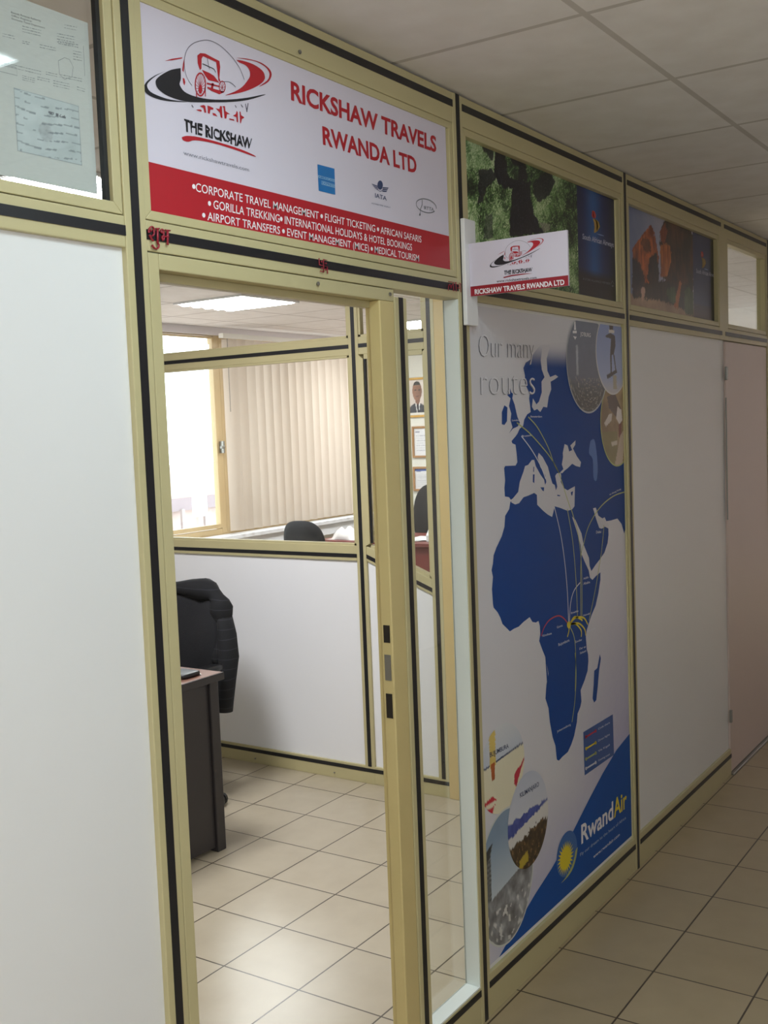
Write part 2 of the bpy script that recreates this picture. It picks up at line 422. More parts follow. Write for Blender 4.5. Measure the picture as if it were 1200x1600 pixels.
# doorway
d1 = struct(empty('door_1', (1.43, W, 0)), 'open doorway with aluminium jambs')
bx('jamb', ALU, d1, 1.4305, 1.457, W+.001, W+.045, 0, 2.017, .002)
JAMBY = mat('yellow_jamb', (202,184,130), .38, noise_amt=.08, noise_scale=9)  # right jamb coloured yellower and brighter than the rest of the frame
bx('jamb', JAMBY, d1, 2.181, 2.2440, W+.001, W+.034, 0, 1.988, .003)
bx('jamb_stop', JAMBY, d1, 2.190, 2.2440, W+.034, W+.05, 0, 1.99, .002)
bx('head', ALU, d1, 1.457, 2.244, W+.001, W+.045, 1.988, 2.017, .002)
bx('head_stop', ALU, d1, 1.457, 2.181, W+.03, W+.05, 1.972, 1.988, .001)
bx('door_seal', GASK, d1, 1.457, 1.478, W+.036, W+.044, .01, 1.97)
for (z0,z1,mm) in ((1.160,1.203,DARKHOLE),(1.066,1.130,STEEL),(.972,1.033,DARKHOLE)):
    bx('strike_plate' if mm is STEEL else 'strike_slot', mm, d1, 2.1795, 2.1812, W+.008, W+.026, z0, z1)
# narrow side light beside the doorway
w4 = struct(empty('window_4', (2.3, W, .107)), 'tall narrow side light beside the doorway')
xa, xb = 2.2995, 2.5625
f = MB().box(xb-.004, xb, W+.002, W+.048, .107, 2.018).box(xa, xb-.004, W+.002, W+.048, .107, .112)
f.build('reveal', REVEAL, w4)
bx('pane', GLASS2, w4, xa, xb-.004, W+.044, W+.047, .112, 2.018)
# white door at the far end
d2 = struct(empty('door_2', (5.01, W, 0)), 'closed flush white door at the right edge')
bx('door_leaf', mat('door_beige_white',(206,188,180),.4), d2, 5.016, 5.735, W+.004, W+.04, .012, 2.015, .002)
bx('hinge', STEEL, d2, 5.006, 5.022, W-.006, W+.006, 1.84, 1.90, .002)
bx('hinge', STEEL, d2, 5.006, 5.022, W-.006, W+.006, .25, .31, .002)
bx('threshold', STEEL, d2, 5.01, 5.74, W-.012, W+.05, 0, .010, .002)
bx('edge_strip', STEEL, d2, 5.0115, 5.0155, W+.0, W+.006, 1.2, 1.76)
# corridor skirting strip beyond
struct(bx('baseboard_front', mat('grey_skirting',(150,138,132),.35), None, 5.80, 9, W-.012, W+.01, 0, .10, .003))

# ------------------------------------------------------------------ inner partition
wi = struct(empty('wall_inner', (XI, 3.5, 0)), 'white panelled inner partition with windows and a sloping rail')
def ipost(yc, w=.055, z0=0, z1=ZC, m=ALU, d=.05):
    p = bx('post', m, wi, XI, XI+d, yc-w/2, yc+w/2, z0, z1, .002)
    bx('gasket', GASK, p, XI-.0012, XI+.003, yc-.010, yc+.010, z0+.085, z1)
    return p
ipost(2.888); ipost(2.482); ipost(4.75)
bx('post', ALU_W, wi, XI-.006, XI+.07, 2.372, 2.452, 0, ZC, .003)
def irail(y0, y1, z0, z1, gz):
    p = bx('rail', ALU, wi, XI+.001, XI+.05, y0, y1, z0, z1, .002)
    bx('gasket', GASK, p, XI-.0008, XI+.003, y0, y1, gz-.009, gz+.009)
irail(2.452, 4.75, .0, .086, .066)
irail(2.9155, 4.7225, 2.022, 2.102, 2.062); irail(2.5095, 2.8605, 2.022, 2.102, 2.062)
irail(2.9155, 4.7225, 1.066, 1.138, 1.090)
irail(2.9155, 4.7225, 2.51, ZC, 2.54); irail(2.5095, 2.8605, 2.51, ZC, 2.54)
# sloping rail of the narrow bay
ZA, ZB = 1.066, .925
sr = MB().prism([(XI+.001,2.8605,ZA),(XI+.001,2.5095,ZB),(XI+.001,2.5095,ZB+.072),(XI+.001,2.8605,ZA+.072)], (.049,0,0)).build('rail', ALU, wi, .002)
MB().prism([(XI-.0008,2.8605,ZA+.014),(XI-.0008,2.5095,ZB+.014),(XI-.0008,2.5095,ZB+.033),(XI-.0008,2.8605,ZA+.033)], (.0038,0,0)).build('gasket', GASK, sr)
bx('wall_panel', PANEL_IN, wi, XI+.012, XI+.03, 2.9155, 4.7225, .086, 1.066)
MB().prism([(XI+.012,2.5095,.086),(XI+.012,2.8605,.086),(XI+.012,2.8605,ZA),(XI+.012,2.5095,ZB)], (.018,0,0)).build('wall_panel', PANEL_IN, wi)
bx('wall_panel', PANEL_IN, wi, XI, XI+.05, 4.78, YB, 0, ZC)
fr = MB()
for (y0,y1,z0,z1) in ((2.9155,4.7225,1.138,2.022),(2.9155,4.7225,2.102,2.51),(2.5095,2.8605,2.102,2.51)):
    fr.box(XI+.004,XI+.03,y0,y0+.012,z0,z1).box(XI+.004,XI+.03,y1-.012,y1,z0,z1).box(XI+.004,XI+.03,y0,y1,z0,z0+.010).box(XI+.004,XI+.03,y0,y1,z1-.010,z1)
fr.build('glazing_bead', ALU, wi)
b2 = MB().prism([(XI-.004,2.8605,ZA+.072),(XI-.004,2.8605,2.022),(XI-.004,2.835,2.0),(XI-.004,2.835,ZA+.085)], (.036,0,0))
b2.prism([(XI+.006,2.5095,ZB+.072),(XI+.006,2.5095,2.022),(XI+.006,2.522,2.012),(XI+.006,2.522,ZB+.09)], (.026,0,0))
b2.prism([(XI+.004,2.835,ZA+.062),(XI+.004,2.522,ZB+.077),(XI+.004,2.522,ZB+.092),(XI+.004,2.835,ZA+.078)], (.028,0,0))
b2.prism([(XI+.004,2.835,2.0),(XI+.004,2.522,2.0),(XI+.004,2.522,2.022),(XI+.004,2.835,2.022)], (.028,0,0))
b2.build('glazing_bead', ALU, wi)
sp = MB().box(XI+.002,XI+.012,2.826,2.835,ZA+.085,2.0); sp.build('glazing_seal', GASK, wi)
bx('pane', GLASS2, wi, XI+.032, XI+.035, 2.9155, 4.7225, 1.138, 2.022)
bx('pane', GLASS2, wi, XI+.032, XI+.035, 2.9155, 4.7225, 2.102, 2.51)
bx('pane', GLASS2, wi, XI+.032, XI+.035, 2.5095, 2.8605, 2.102, 2.51)
MB().prism([(XI+.032,2.5095,ZB+.07),(XI+.032,2.8605,ZA+.07),(XI+.032,2.8605,2.022),(XI+.032,2.5095,2.022)], (.003,0,0)).build('pane', GLASS2, wi)
for y in (2.62, 3.1, 3.6, 4.1):
    MB().tube([(XI-.003,y,.025),(XI+.004,y,.025)], .004, 8).build('screw', STEEL, wi)
# header above the inner doorway
bx('rail', ALU, wi, XI, XI+.05, W+.05, 2.372, 2.022, 2.10, .002)
bx('pane', GLASS2, wi, XI+.02, XI+.024, W+.05, 2.372, 2.10, ZC)

# ------------------------------------------------------------------ ceiling lights
def ceiling_light(x0, y0, s, strength, label, colr=(.95,.97,1), n=5):
    t = empty('ceiling_light', (x0+s/2, y0+s/2, ZC))
    tag(t, label, 'ceiling light', 'square ceiling light panels')
    f = MB(); w = .022
    f.box(x0,x0+s,y0,y0+w,ZC-.012,ZC-.0005).box(x0,x0+s,y0+s-w,y0+s,ZC-.012,ZC-.0005).box(x0,x0+w,y0+w,y0+s-w,ZC-.012,ZC-.0005).box(x0+s-w,x0+s,y0+w,y0+s-w,ZC-.012,ZC-.0005)
    f.build('frame', WHITE, t)
    em = mat(f'lamp_glow_{strength}', (250,250,250), .5, emit=(colr, strength))
    d = MB(); N = 40; L = s-2*w; vs = []
    for i in range(N+1):
        u = i/N; z = ZC-.006-.016*abs(math.sin(math.pi*u*n))
        vs += [(x0+w+L*u, y0+w, z), (x0+w+L*u, y0+s-w, z)]
    d.add(vs, [(2*i,2*i+1,2*i+3,2*i+2) for i in range(N)])
    d.build('diffuser', em, t, smooth=False)
    return t
ceiling_light(5.36, 4.60, .60, LAMP_ROOM, 'lit square ceiling panel seen through the doorway, above the blinds')
ceiling_light(7.76, 4.60, .60, LAMP_ROOM, 'lit ceiling panel seen through the upper glass right of the door jamb')
ceiling_light(2.36, 2.80, .60, LAMP_ROOM, 'lit ceiling panel glowing behind the paper notice at top left')
ceiling_light(1.135, .295, .58, LAMP_HALL, 'corridor ceiling panel seen only as a reflection in the top left glass', (.78,.96,1.0))

# ================================================================== SIGNS AND POSTERS
def crop(s, ox, oy, Y): return lambda x, y: on_y(ox+x/s, oy+y/s, Y)
YS = W+.006; LY = .0004
def put3(mb, body, f, BL, BR, TL, **k): put_text(mb, body, f(*BL), f(*BR), f(*TL), **k)
def smooth_line(P, n=8):
    out = []
    for i in range(len(P)-1):
        p0 = P[max(i-1,0)]; p1 = P[i]; p2 = P[i+1]; p3 = P[min(i+2,len(P)-1)]
        for k in range(n):
            t = k/n
            out.append(tuple(.5*((2*p1[j])+(-p0[j]+p2[j])*t+(2*p0[j]-5*p1[j]+4*p2[j]-p3[j])*t*t+(-p0[j]+3*p1[j]-3*p2[j]+p3[j])*t**3) for j in range(len(p1))))
    out.append(tuple(P[-1])); return out
def closed(P, n=5): 
    Q = list(P)+[P[0]]; return smooth_line(Q, n)[:-1]

# the rickshaw emblem, drawn in the units of its own artwork
def emblem(place, parent, nrm, lw=1.0):
    """place(x, y, layer) -> point on the sign"""
    k = lambda P, L: [place(x, y, L) for x, y in P]
    bl = MB(); rs = MB(); rd = MB(); gy = MB()
    bl.poly(k(closed([(335,330),(250,345),(170,385),(115,430),(108,470),(130,520),(200,575),(300,615),(400,638),(480,643),(650,643),(800,640),(950,622),(1100,578),(1090,572),(950,600),(800,616),(650,618),(540,606),(440,580),(370,545),(335,500),(326,470),(338,425)],3), 2))
    bl.poly(k(closed([(195,358),(100,398),(28,450),(0,500),(8,545),(60,588),(150,620),(260,636),(400,640),(250,620),(150,590),(62,548),(30,500),(42,460),(110,402)],3), 2))
    rs.poly(k(closed([(845,255),(900,262),(1000,295),(1080,350),(1105,400),(1100,440),(1060,480),(980,522),(880,555),(740,580),(830,545),(900,500),(950,440),(970,400),(965,350),(930,305),(870,278)],3), 2))
    rs.poly(k(closed([(840,236),(940,243),(1060,275),(1140,330),(1168,385),(1150,440),(1110,475),(1050,500),(1125,445),(1147,400),(1142,360),(1105,315),(1030,272),(930,250)],3), 2))
    rs.poly(k([(190,264),(260,244),(350,232),(348,243),(260,258)], 2))
    rs.poly(k([(350,350),(357,290),(370,240),(366,330),(362,368)], 2)); rs.poly(k([(354,420),(370,425),(378,460),(370,490),(360,465)], 2))
    S = lambda mb, P, w, L=2, c=True: mb.stroke(k(smooth_line(P,5) if c else P, L), w, nrm)
    u = (Vector(place(100,0,0))-Vector(place(0,0,0))).length/100
    S(gy, [(440,490),(400,430),(375,350),(370,250),(395,160),(450,105),(530,78),(600,78),(680,113),(760,180),(830,260),(880,340),(918,435)], 4*u*lw)
    S(gy, [(720,455),(770,455),(810,475),(840,505)], 4*u*lw)
    rd.poly(k([(515,193),(560,197),(640,240),(690,265),(697,320),(690,420),(702,462),(682,445),(668,330),(660,275),(600,248),(540,222),(527,245),(526,335),(512,348),(492,285),(488,215)], 2))
    rd.poly(k([(530,345),(600,375),(640,400),(690,465),(640,452),(590,440),(560,400)], 2))
    for P in ([(575,462),(600,468),(690,492),(690,505),(600,484),(575,478)], [(580,500),(640,520),(740,548),(690,570),(620,540),(580,515)], [(620,465),(640,470),(632,520),(612,515)]): rd.poly(k(P,2))
    S(bl, [(535,290),(590,315),(640,340),(655,370)], 6*u*lw); S(gy, [(580,240),(590,300),(600,340)], 4*u*lw)
    ring = [(516+47*math.cos(a), 480+104*math.sin(a)) for a in [2*math.pi*i/28 for i in range(29)]]
    S(rd, ring, 10*u*lw, 2, False)
    for i in range(16):
        a = 2*math.pi*i/16; S(rd, [(516,515),(516+45*math.cos(a),480+100*math.sin(a))], 3.2*u*lw, 2, False)
    rd.poly(k([(516+17*math.cos(2*math.pi*i/12), 525+40*math.sin(2*math.pi*i/12)) for i in range(12)], 3))
    S(rd, [(716+28*math.cos(a), 500+50*math.sin(a)) for a in [2*math.pi*i/16 for i in range(17)]], 7*u*lw, 2, False)
    for i in range(8):
        a = 2*math.pi*i/8; S(rd, [(716,510),(716+26*math.cos(a),500+48*math.sin(a))], 3*u*lw, 2, False)
    S(rd, [(480,560),(482,600)], 8*u*lw, 2, False); S(rd, [(560,500),(562,590)], 8*u*lw, 2, False)
    g = lambda P: [((X/9.23+55)*5.854, (Y/9.23+90)*5.854) for X, Y in P]
    fr_ = MB()
    for P in ([(245,290),(300,285),(325,295),(320,320),(270,305)],[(300,235),(350,222),(378,235),(390,335),(365,330),(350,265),(310,245)],[(408,230),(440,240),(495,265),(490,290),(450,290),(440,350),(415,340)],[(480,335),(520,345),(555,390),(490,370)],
              [(530,270),(580,280),(590,235),(615,240),(625,410),(600,400),(585,330)],[(620,240),(660,238),(668,310),(735,355),(690,355),(680,420),(655,415),(640,260)],[(720,415),(790,430),(795,450),(725,435)],[(775,375),(815,355),(830,305),(845,330),(850,470),(830,465),(825,400)],
              [(870,315),(885,320),(895,370),(940,400),(920,420),(905,420),(890,490),(880,480)]): fr_.poly(k(g(P),2))
    for P in ([(180,220),(205,260)],[(805,225),(825,260)],[(890,215),(920,255)],[(955,205),(980,320)],[(995,195),(975,320)]): S(gy, g(P), 7*u*lw, 2, False)
    fr_.build('emblem_pattern', RED, parent)
    o = [bl.build('emblem_swoosh', INK, parent), rs.build('emblem_swoosh', RED, parent), rd.build('emblem_cart', RED, parent), gy.build('emblem_outline', mat('emblem_grey',(88,80,92),.4), parent)]
    return o

sg = empty('signboard', (1.447, YS, 2.093))
tag(sg, 'long white and red travel agency signboard with a cart emblem, above the open doorway', 'sign')
bx('board', SIGNW, sg, 1.4425, 2.531, YS, YS+.006, 2.088, 2.474)
zr = (on_y(233,252,YS).z+on_y(703,370,YS).z)/2
bx('red_band', RED, sg, 1.4425, 2.531, YS-LY, YS, 2.088, zr)
fe = crop(5.854, 225, 50, YS-2*LY)
emblem(lambda x,y,L: fe(x,y)+Vector((0,-LY*(L-2)*.5,0)), sg, (0,-1,0))
t = MB(); f4 = crop(3.871, 430, 80, YS-2*LY)
put3(t, 'RICKSHAW TRAVELS', f4, (97,296), (975,614), (94,178), bold=.03)
put3(t, 'RWANDA LTD', f4, (290,565), (857,742), (284,452), bold=.03)
t.build('lettering', RED, sg)
t = MB(); f2 = crop(4.286, 200, 40, YS-2*LY)
put3(t, 'THE RICKSHAW', f2, (376,704), (832,832), (370,622), bold=.03, slant=.08, jitter=.16)
t.build('lettering', INK, sg)
t = MB().poly([f2(x,y) for x,y in closed([(360,748),(395,738),(480,748),(620,785),(760,830),(848,870),(840,875),(700,826),(560,785),(450,768),(405,778),(370,768)],3)])
t.build('brush_underline', RED, sg)
t = MB(); put3(t, 'www.rickshawtravels.com', f2, (373,864), (812,978), (370,836), bold=.0)
t.build('lettering', GREYINK, sg)
t = MB(); f3 = crop(2.308, 220, 240, YS-2*LY)
DOT = chr(8226)
put3(t, DOT + 'CORPORATE TRAVEL MANAGEMENT ' + DOT + ' FLIGHT TICKETING ' + DOT + ' AFRICAN SAFARIS', f3, (185,133), (1012,321), (185,102), bold=.004)
put3(t, DOT + ' GORILLA TREKKING' + DOT + ' INTERNATIONAL HOLIDAYS & HOTEL BOOKINGS', f3, (242,194), (978,350), (242,163), bold=.004)
put3(t, DOT + ' AIRPORT TRANSFERS ' + DOT + ' EVENT MANAGEMENT (MICE) ' + DOT + ' MEDICAL TOURISM', f3, (221,236), (1003,389), (221,206), bold=.004)
t.build('lettering', WINK, sg)
f5 = crop(5, 480, 240, YS-2*LY); f5b = crop(5, 480, 240, YS-3*LY); f5c = crop(5, 480, 240, YS-4*LY)
ax = MB().poly([f5(80,83),f5(213,118),f5(220,322),f5(90,290)]).build('card_badge', BLUE_AX, sg)
MB().poly([f5b(86,168),f5b(215,202),f5b(216,222),f5b(87,188)]).poly([f5b(112,212),f5b(218,242),f5b(219,268),f5b(112,240)]).build('badge_band', mat('badge_pale',(150,186,214),.4), ax)
t = MB(); put3(t, 'AMERICAN', f5c, (89,186), (213,219), (88,170), bold=.02); put3(t, 'EXPRESS', f5c, (114,236), (217,263), (114,216), bold=.02)
t.build('badge_lettering', BLUE_AX, ax)
ia = MB()
ia.poly([f5(x,y) for x,y in [(570+21*math.cos(a),246+36*math.sin(a)) for a in [2*math.pi*i/20 for i in range(20)]]])
for dy in (0,13,26):
    ia.poly([f5(503+dy*.7,234+dy),f5(550,252+dy),f5(553,261+dy),f5(512+dy*.7,244+dy)])
    ia.poly([f5(592,262+dy),f5(636-dy*.5,266+dy),f5(632-dy*.5,274+dy),f5(586,272+dy)])
ia.stroke([f5(x,y) for x,y in [(548,270),(556,288),(572,296),(588,288),(594,276)]], .0012, (0,-1,0))
put3(ia, 'IATA', f5, (530,342), (621,368), (530,308), bold=.01)
put3(ia, 'ACCREDITED AGENT', f5, (502,391), (650,426), (502,382), bold=.0)
ia.build('winged_badge', NAVY, sg)
rt = MB()
rt.stroke([f5(930+78*math.cos(a)*(1)-10*math.sin(a), 408+50*math.sin(a)+22*math.cos(a)) for a in [.45+2*math.pi*.93*i/40 for i in range(41)]], .0022, (0,-1,0))
rt.stroke([f5(900,360),f5(898,400),f5(882,440)], .0022, (0,-1,0)); rt.stroke([f5(884,440),f5(880,485)], .0016, (0,-1,0))
rt.poly([f5(876,468),f5(886,470),f5(884,486),f5(876,484)])
put3(rt, 'RTTA', f5, (915,436), (990,450), (915,410), bold=.006)
rt.build('oval_badge', mat('badge_grey',(112,116,122),.4), sg)

# ---- projecting flag sign
XF = 2.600
fl = empty('projecting_sign', (XF, W, 2.09))
tag(fl, 'small white and red flag sign with the cart emblem projecting from the wall post', 'sign')
bx('bracket', WHITE, fl, 2.580, 2.642, W-.014, W-.0015, 1.950, 2.232, .002)
bx('board', SIGNW, fl, XF, XF+.008, 1.143, W-.014, 2.0265, 2.166, .001)
bx('red_band', RED_D, fl, XF-LY, XF, 1.143, W-.016, 2.0265, 2.0525)
cf = lambda L: (lambda x,y: on_x(700+x/4, 180+y/4, XF-LY*L))
# the emblem keeps the artwork of the signboard at a smaller size
A0 = fe(0,500); A1 = fe(1168,385); B0 = cf(2)(262,945); B1 = cf(2)(597,775)
ks = (B0.y-B1.y)/(A1.x-A0.x)
def fplace(x, y, L):
    p = fe(x,y); a = A0+(A1-A0)*.5; b = B0+(B1-B0)*.5
    return Vector((XF-LY*L, b.y-(p.x-a.x)*ks, b.z+(p.z-a.z)*ks))
emblem(fplace, fl, (-1,0,0), 1.2)
c3 = cf(2.2)
t = MB(); put3(t, 'THE RICKSHAW', c3, (350,998), (527,978), (348,972), bold=.03, slant=.08, jitter=.12)
put3(t, 'www.rickshawtravels.com', c3, (304,1046), (554,1022), (303,1030), bold=.006); t.build('lettering', INK, fl)
MB().poly([c3(x,y) for x,y in [(345,1012),(400,998),(470,990),(530,988),(470,996),(400,1006),(350,1018)]]).build('brush_underline', RED_D, fl)
t = MB(); put3(t, 'RICKSHAW TRAVELS RWANDA LTD', c3, (168,1121), (728,1060), (166,1089), bold=.03); t.build('lettering', WINK, fl)

# ---- red auspicious decals over the doorway
def decal(nm, strokes, f, r, label, blobs=()):
    mb = MB()
    for P in strokes: mb.tube([f(*p) for p in (smooth_line(P,4) if len(P)>2 else P)], r, 8, (1,.6))
    for p in blobs: mb.tube([f(*p)+Vector((0,-.002,0)), f(*p)+Vector((0,.0005,0))], r*1.3, 8)
    o = mb.build(nm, GLITTER, smooth=True); tag(o, label, 'decal'); return o
fa = crop(21.8, 225, 340, W-.003); fb = crop(4.8, 480, 390, W-.003)
decal('door_decal', [[(180,520),(165,430),(200,350),(260,310),(315,350),(345,450),(335,560),(280,630),(200,620)],[(215,410),(245,470)],[(180,590),(235,690),(310,800)],[(405,375),(515,375)],[(460,370),(470,880)],
      [(275,930),(330,1020),(420,1065),(495,1010),(500,930),(470,880)],[(640,520),(590,500),(575,440),(610,400),(655,440),(670,540),(650,640)],[(600,640),(700,650),(830,655)],[(600,660),(640,770),(680,680)],[(725,425),(880,445)],[(805,430),(805,930)]],
      fa, .0026, 'red glittery lettering decal at the left end of the black stripe over the doorway')
decal('door_decal', [[(122,74),(124,170)],[(91,114),(151,128)],[(91,114),(89,64)],[(122,74),(147,80)],[(151,128),(153,180)],[(124,170),(98,160)]], fb, .0016,
      'small dark red auspicious emblem decal on the stripe above the middle of the doorway', [(106,92),(138,104),(108,140),(138,150)])
decal('door_decal', [[(1058,306),(1062,268),(1072,262),(1078,290),(1084,268),(1094,258)],[(1060,240),(1104,246)],[(1096,246),(1099,312)],[(1108,246),(1122,249)],[(1114,248),(1118,314)],[(1126,262),(1136,264),(1138,282),(1128,286)],[(1128,288),(1150,292)],[(1138,252),(1156,256)],[(1150,254),(1153,320)]],
      fb, .0015, 'dark red lettering decal at the right end of the stripe, beside the flag sign')

# ---- paper notice behind the top left glass
YN = W+.0285
pn = empty('paper_notice', (1.21, YN, 2.10))
tag(pn, 'white printed paper notice taped inside the glass at top left', 'paper')
p0 = on_y(2,274,YN); p1 = on_y(151,303,YN); p2 = on_y(137,36,YN)
MB().poly([(p2.x-.212,YN,(p0.z+p1.z)/2),(p2.x,YN,(p0.z+p1.z)/2),(p2.x,YN,p2.z),(p2.x-.212,YN,p2.z)]).build('sheet', PAPER, pn)
fn = crop(5.16, 0, 0, YN-LY)
t = MB(); FAINT = mat('faint_toner', (140,148,156), .7); DTON = mat('toner', (88,94,102), .7)
put3(t, 'Rwanda Revenue Authority', fn, (90,106), (330,176), (89,90)); put3(t, 'Office Registrar', fn, (92,130), (260,180), (91,116)); put3(t, 'Domestic Taxes Department', fn, (94,156), (362,232), (93,142))
t.build('lettering', DTON, pn)
t = MB()
rl = random.Random(5)
for (x0,y0,x1,n,dy,sl) in ((180,210,330,3,22,.24),(20,270,120,2,20,.24),(460,270,600,4,22,.2),(320,360,450,2,20,.22),(470,330,630,2,20,.2),(10,500,330,2,24,.24),(370,580,460,2,18,.22),(180,610,280,3,16,.24),(300,620,400,2,18,.22),(430,650,560,3,20,.22),(620,700,690,2,20,.3),(520,200,620,2,24,.2),(180,330,240,2,16,.22),(590,410,660,4,22,.2),(480,600,660,2,20,.2)):
    for i in range(n):
        x = x0
        while x < x1:
            w = rl.uniform(8,26); xe = min(x1, x+w)
            t.stroke([fn(x,y0+i*dy+(x-x0)*sl), fn(xe,y0+i*dy+(xe-x0)*sl)], rl.uniform(.0006,.0014), (0,-1,0)); x += w+rl.uniform(3,9)
for P in ([(0,505),(130,545),(140,610),(0,575)],[(672,370),(678,480),(684,612)],[(470,490),(520,465),(560,480),(590,540),(580,620),(520,640),(480,600),(470,490)]):
    t.stroke([fn(*p) for p in P], .0008, (0,-1,0))
t.build('print', FAINT, pn)
q0 = fn(112,740); q1 = fn(662,1345)
def idfn(u, v):
    n = fbm(u, v, 4); line = (math.sin(v*46+2*math.sin(u*5)) > .82) and (fbm(u*1.2, round(v*22), 7, 2) > .48)
    e = min(u, 1-u, v, 1-v) < .012
    c = mixc((186,194,200),(206,212,218), n)
    if line or e: c = mixc(c, (128,134,144), .75)
    if ((u-.45)/.11)**2+((v-.42)/.16)**2 < 1: c = mixc(c, (140,140,148), .6*fbm(u,v,14))
    if .5<u<.78 and .72<v<.77 and fbm(u,v,30)>.45: c = (96,98,110)
    return c
ink_rect('photocopy', q0.x, q1.x, fn(640,1330).z, fn(640,880).z+.005, YN-LY, 70, 60, idfn, pn)

# ---- photo posters in the upper lights
YG = W+.0215
gp = empty('gorilla_poster', (3.19, YG, 2.09))
tag(gp, 'poster of a black gorilla in green foliage, behind the flag sign', 'poster')
X0, X1, XS = 2.638, 3.742, on_y(903,380,YG).x
fg = crop(4, 700, 180, YG)
fg6 = crop(6.667, 725, 200, YG)
GOR = [([(fg6(x,y).x, fg6(x,y).z) for x,y in P], k) for P,k in (
    ([(500,530),(690,560),(700,780),(720,880),(830,1090),(470,1140),(480,900),(490,780),(500,640)],1), ([(330,230),(430,220),(450,470),(520,560),(500,640),(400,620),(310,500)],1),
    ([(480,200),(640,250),(660,540),(570,540),(565,420),(490,350)],1), ([(720,560),(900,420),(950,560),(890,700),(780,780),(720,700)],.8), ([(150,430),(300,430),(330,540),(230,620),(190,800),(150,750)],.85), ([(160,90),(300,150),(310,330),(230,290)],.8), ([(220,860),(300,900),(300,1140),(200,1160)],.5))]
HAZ = [(fg6(x,y).x, fg6(x,y).z) for x,y in [(780,980),(900,1000),(900,1060),(830,1085)]]
def gorfn(u, v):
    x = X0+(XS-X0)*u; z = 2.088+.384*v
    n = fbm(x, z*1.2, 11, 4)
    a = 1.1*noise.noise(Vector((x*7,z*7,8)))
    p, q = x*math.cos(a)-z*math.sin(a), x*math.sin(a)+z*math.cos(a)
    leaf = abs(noise.noise(Vector((p*62, q*20, 1.0)))); leaf2 = noise.noise(Vector((p*60+q*50, q*120, 5)))
    l = .10+1.7*(n-.42)+1.7*leaf+.25*leaf2
    c = mixc((26,34,26),(96,140,70), l*1.25) if l < .62 else mixc((96,140,70),(206,222,176), (l-.62)*1.5)
    c = mixc(c, (96,124,120), max(0,min(1,(v-.7)*2))*.3)
    w = .010*noise.noise(Vector((x*45,z*45,9)))
    if inpoly(x, z, HAZ): c = mixc(c, (170,160,150), .6)
    for P,s_ in GOR:
        if inpoly(x+w, z+w, P): c = mixc(c, (26,26,34) if leaf2 < .3 else (48,48,58), s_)
    return c
ink_rect('photo_print', X0, XS, 2.088, 2.472, YG, 230, 120, gorfn, gp)
def strip_fn(u, v):
    b = math.exp(-((u-.42)/.2)**2)
    c = mixc((26,36,84),(36,92,162), b)
    if v < .27: c = mixc((34,28,36), c, max(0,(v-.20)/.07)*1)
    return mixc(c, (26,26,40), max(0,(u-.8)/.2)*.6)
ink_rect('blue_strip', XS, X1, 2.088, 2.472, YG, 24, 40, strip_fn, gp)
fz = crop(9.41, 890, 300, YG-LY)
def tail_emblem(f, parent):
    MB().poly([f(*p) for p in [(330,280),(345,270),(372,290),(390,345),(380,385),(345,385),(325,350)]]).build('emblem_flame', mat('emblem_red',(196,66,58),.4), parent)
    MB().poly([f(*p) for p in [(345,300),(358,320),(362,370),(345,360)]]).build('emblem_core', mat('emblem_pale',(226,206,190),.4), parent)
    MB().poly([f(*p) for p in [(340,395),(385,400),(430,440),(448,510),(415,570),(370,605),(358,590),(366,520),(360,450)]]).build('emblem_tail', mat('emblem_gold',(176,142,66),.4), parent)
    MB().poly([f(*p) for p in [(370,400),(410,440),(418,520),(385,590),(400,500),(392,445)]]).build('emblem_edge', mat('emblem_gold_pale',(208,196,128),.4), parent)
    MB().poly([f(*p) for p in [(390,610),(440,618),(500,640),(505,650),(440,636)]]).build('emblem_wave', mat('emblem_wave',(140,160,210),.4), parent)
tail_emblem(crop(9.41, 890, 300, YG-2*LY), gp)
t = MB(); put3(t, 'South African Airways', fz, (190,690), (648,815), (190,610), bold=.02); t.build('lettering', mat('pale_lettering',(186,190,214),.4), gp)
t = MB(); put3(t, 'A STAR ALLIANCE MEMBER', fz, (195,1290), (600,1365), (195,1258), bold=.0)
t.stroke([fz(610,1350),fz(630,1305),fz(650,1350)], .003, (0,-1,0)); t.poly([fz(622,1370),fz(650,1372),fz(645,1394),fz(622,1394)]); t.build('lettering', mat('dim_lettering',(120,118,130),.4), gp)

lp = empty('lion_poster', (4.38, YG, 2.09))
tag(lp, 'poster of two maned lions under a pale sky, right of the gorilla poster', 'poster')
fl6 = crop(5.217, 970, 270, YG)
LX0, LX1, LXS = 3.842, 4.935, on_y(970+588/5.217, 400, YG).x
pl = lambda P: [(fl6(*p).x, fl6(*p).z) for p in P]
L1 = pl([(92,625),(150,540),(185,490),(240,430),(262,450),(280,530),(300,620),(310,700),(300,830),(240,900),(150,880),(95,760)])
L1D = pl([(235,690),(290,650),(310,760),(310,880),(240,920),(215,850)]); L1D2 = pl([(95,690),(150,730),(200,860),(190,960),(95,1010)])
L1F = pl([(160,560),(200,520),(240,560),(250,640),(205,660),(180,620)])
L2 = pl([(318,560),(320,480),(350,400),(400,335),(460,325),(510,390),(560,460),(592,520),(592,900),(480,920),(400,900),(330,850)])
L2O = pl([(322,590),(370,570),(405,610),(410,720),(380,840),(325,850)]); L2O2 = pl([(320,470),(360,410),(380,480),(360,570),(322,560)])
SHD = pl([(95,900),(250,880),(480,880),(592,860),(592,1050),(560,1140),(430,1080),(300,1040),(100,1015)])
LEG = pl([(480,880),(495,900),(465,1110),(430,1095)]); LEG2 = pl([(165,940),(200,920),(195,1000),(180,1045),(168,1040)])
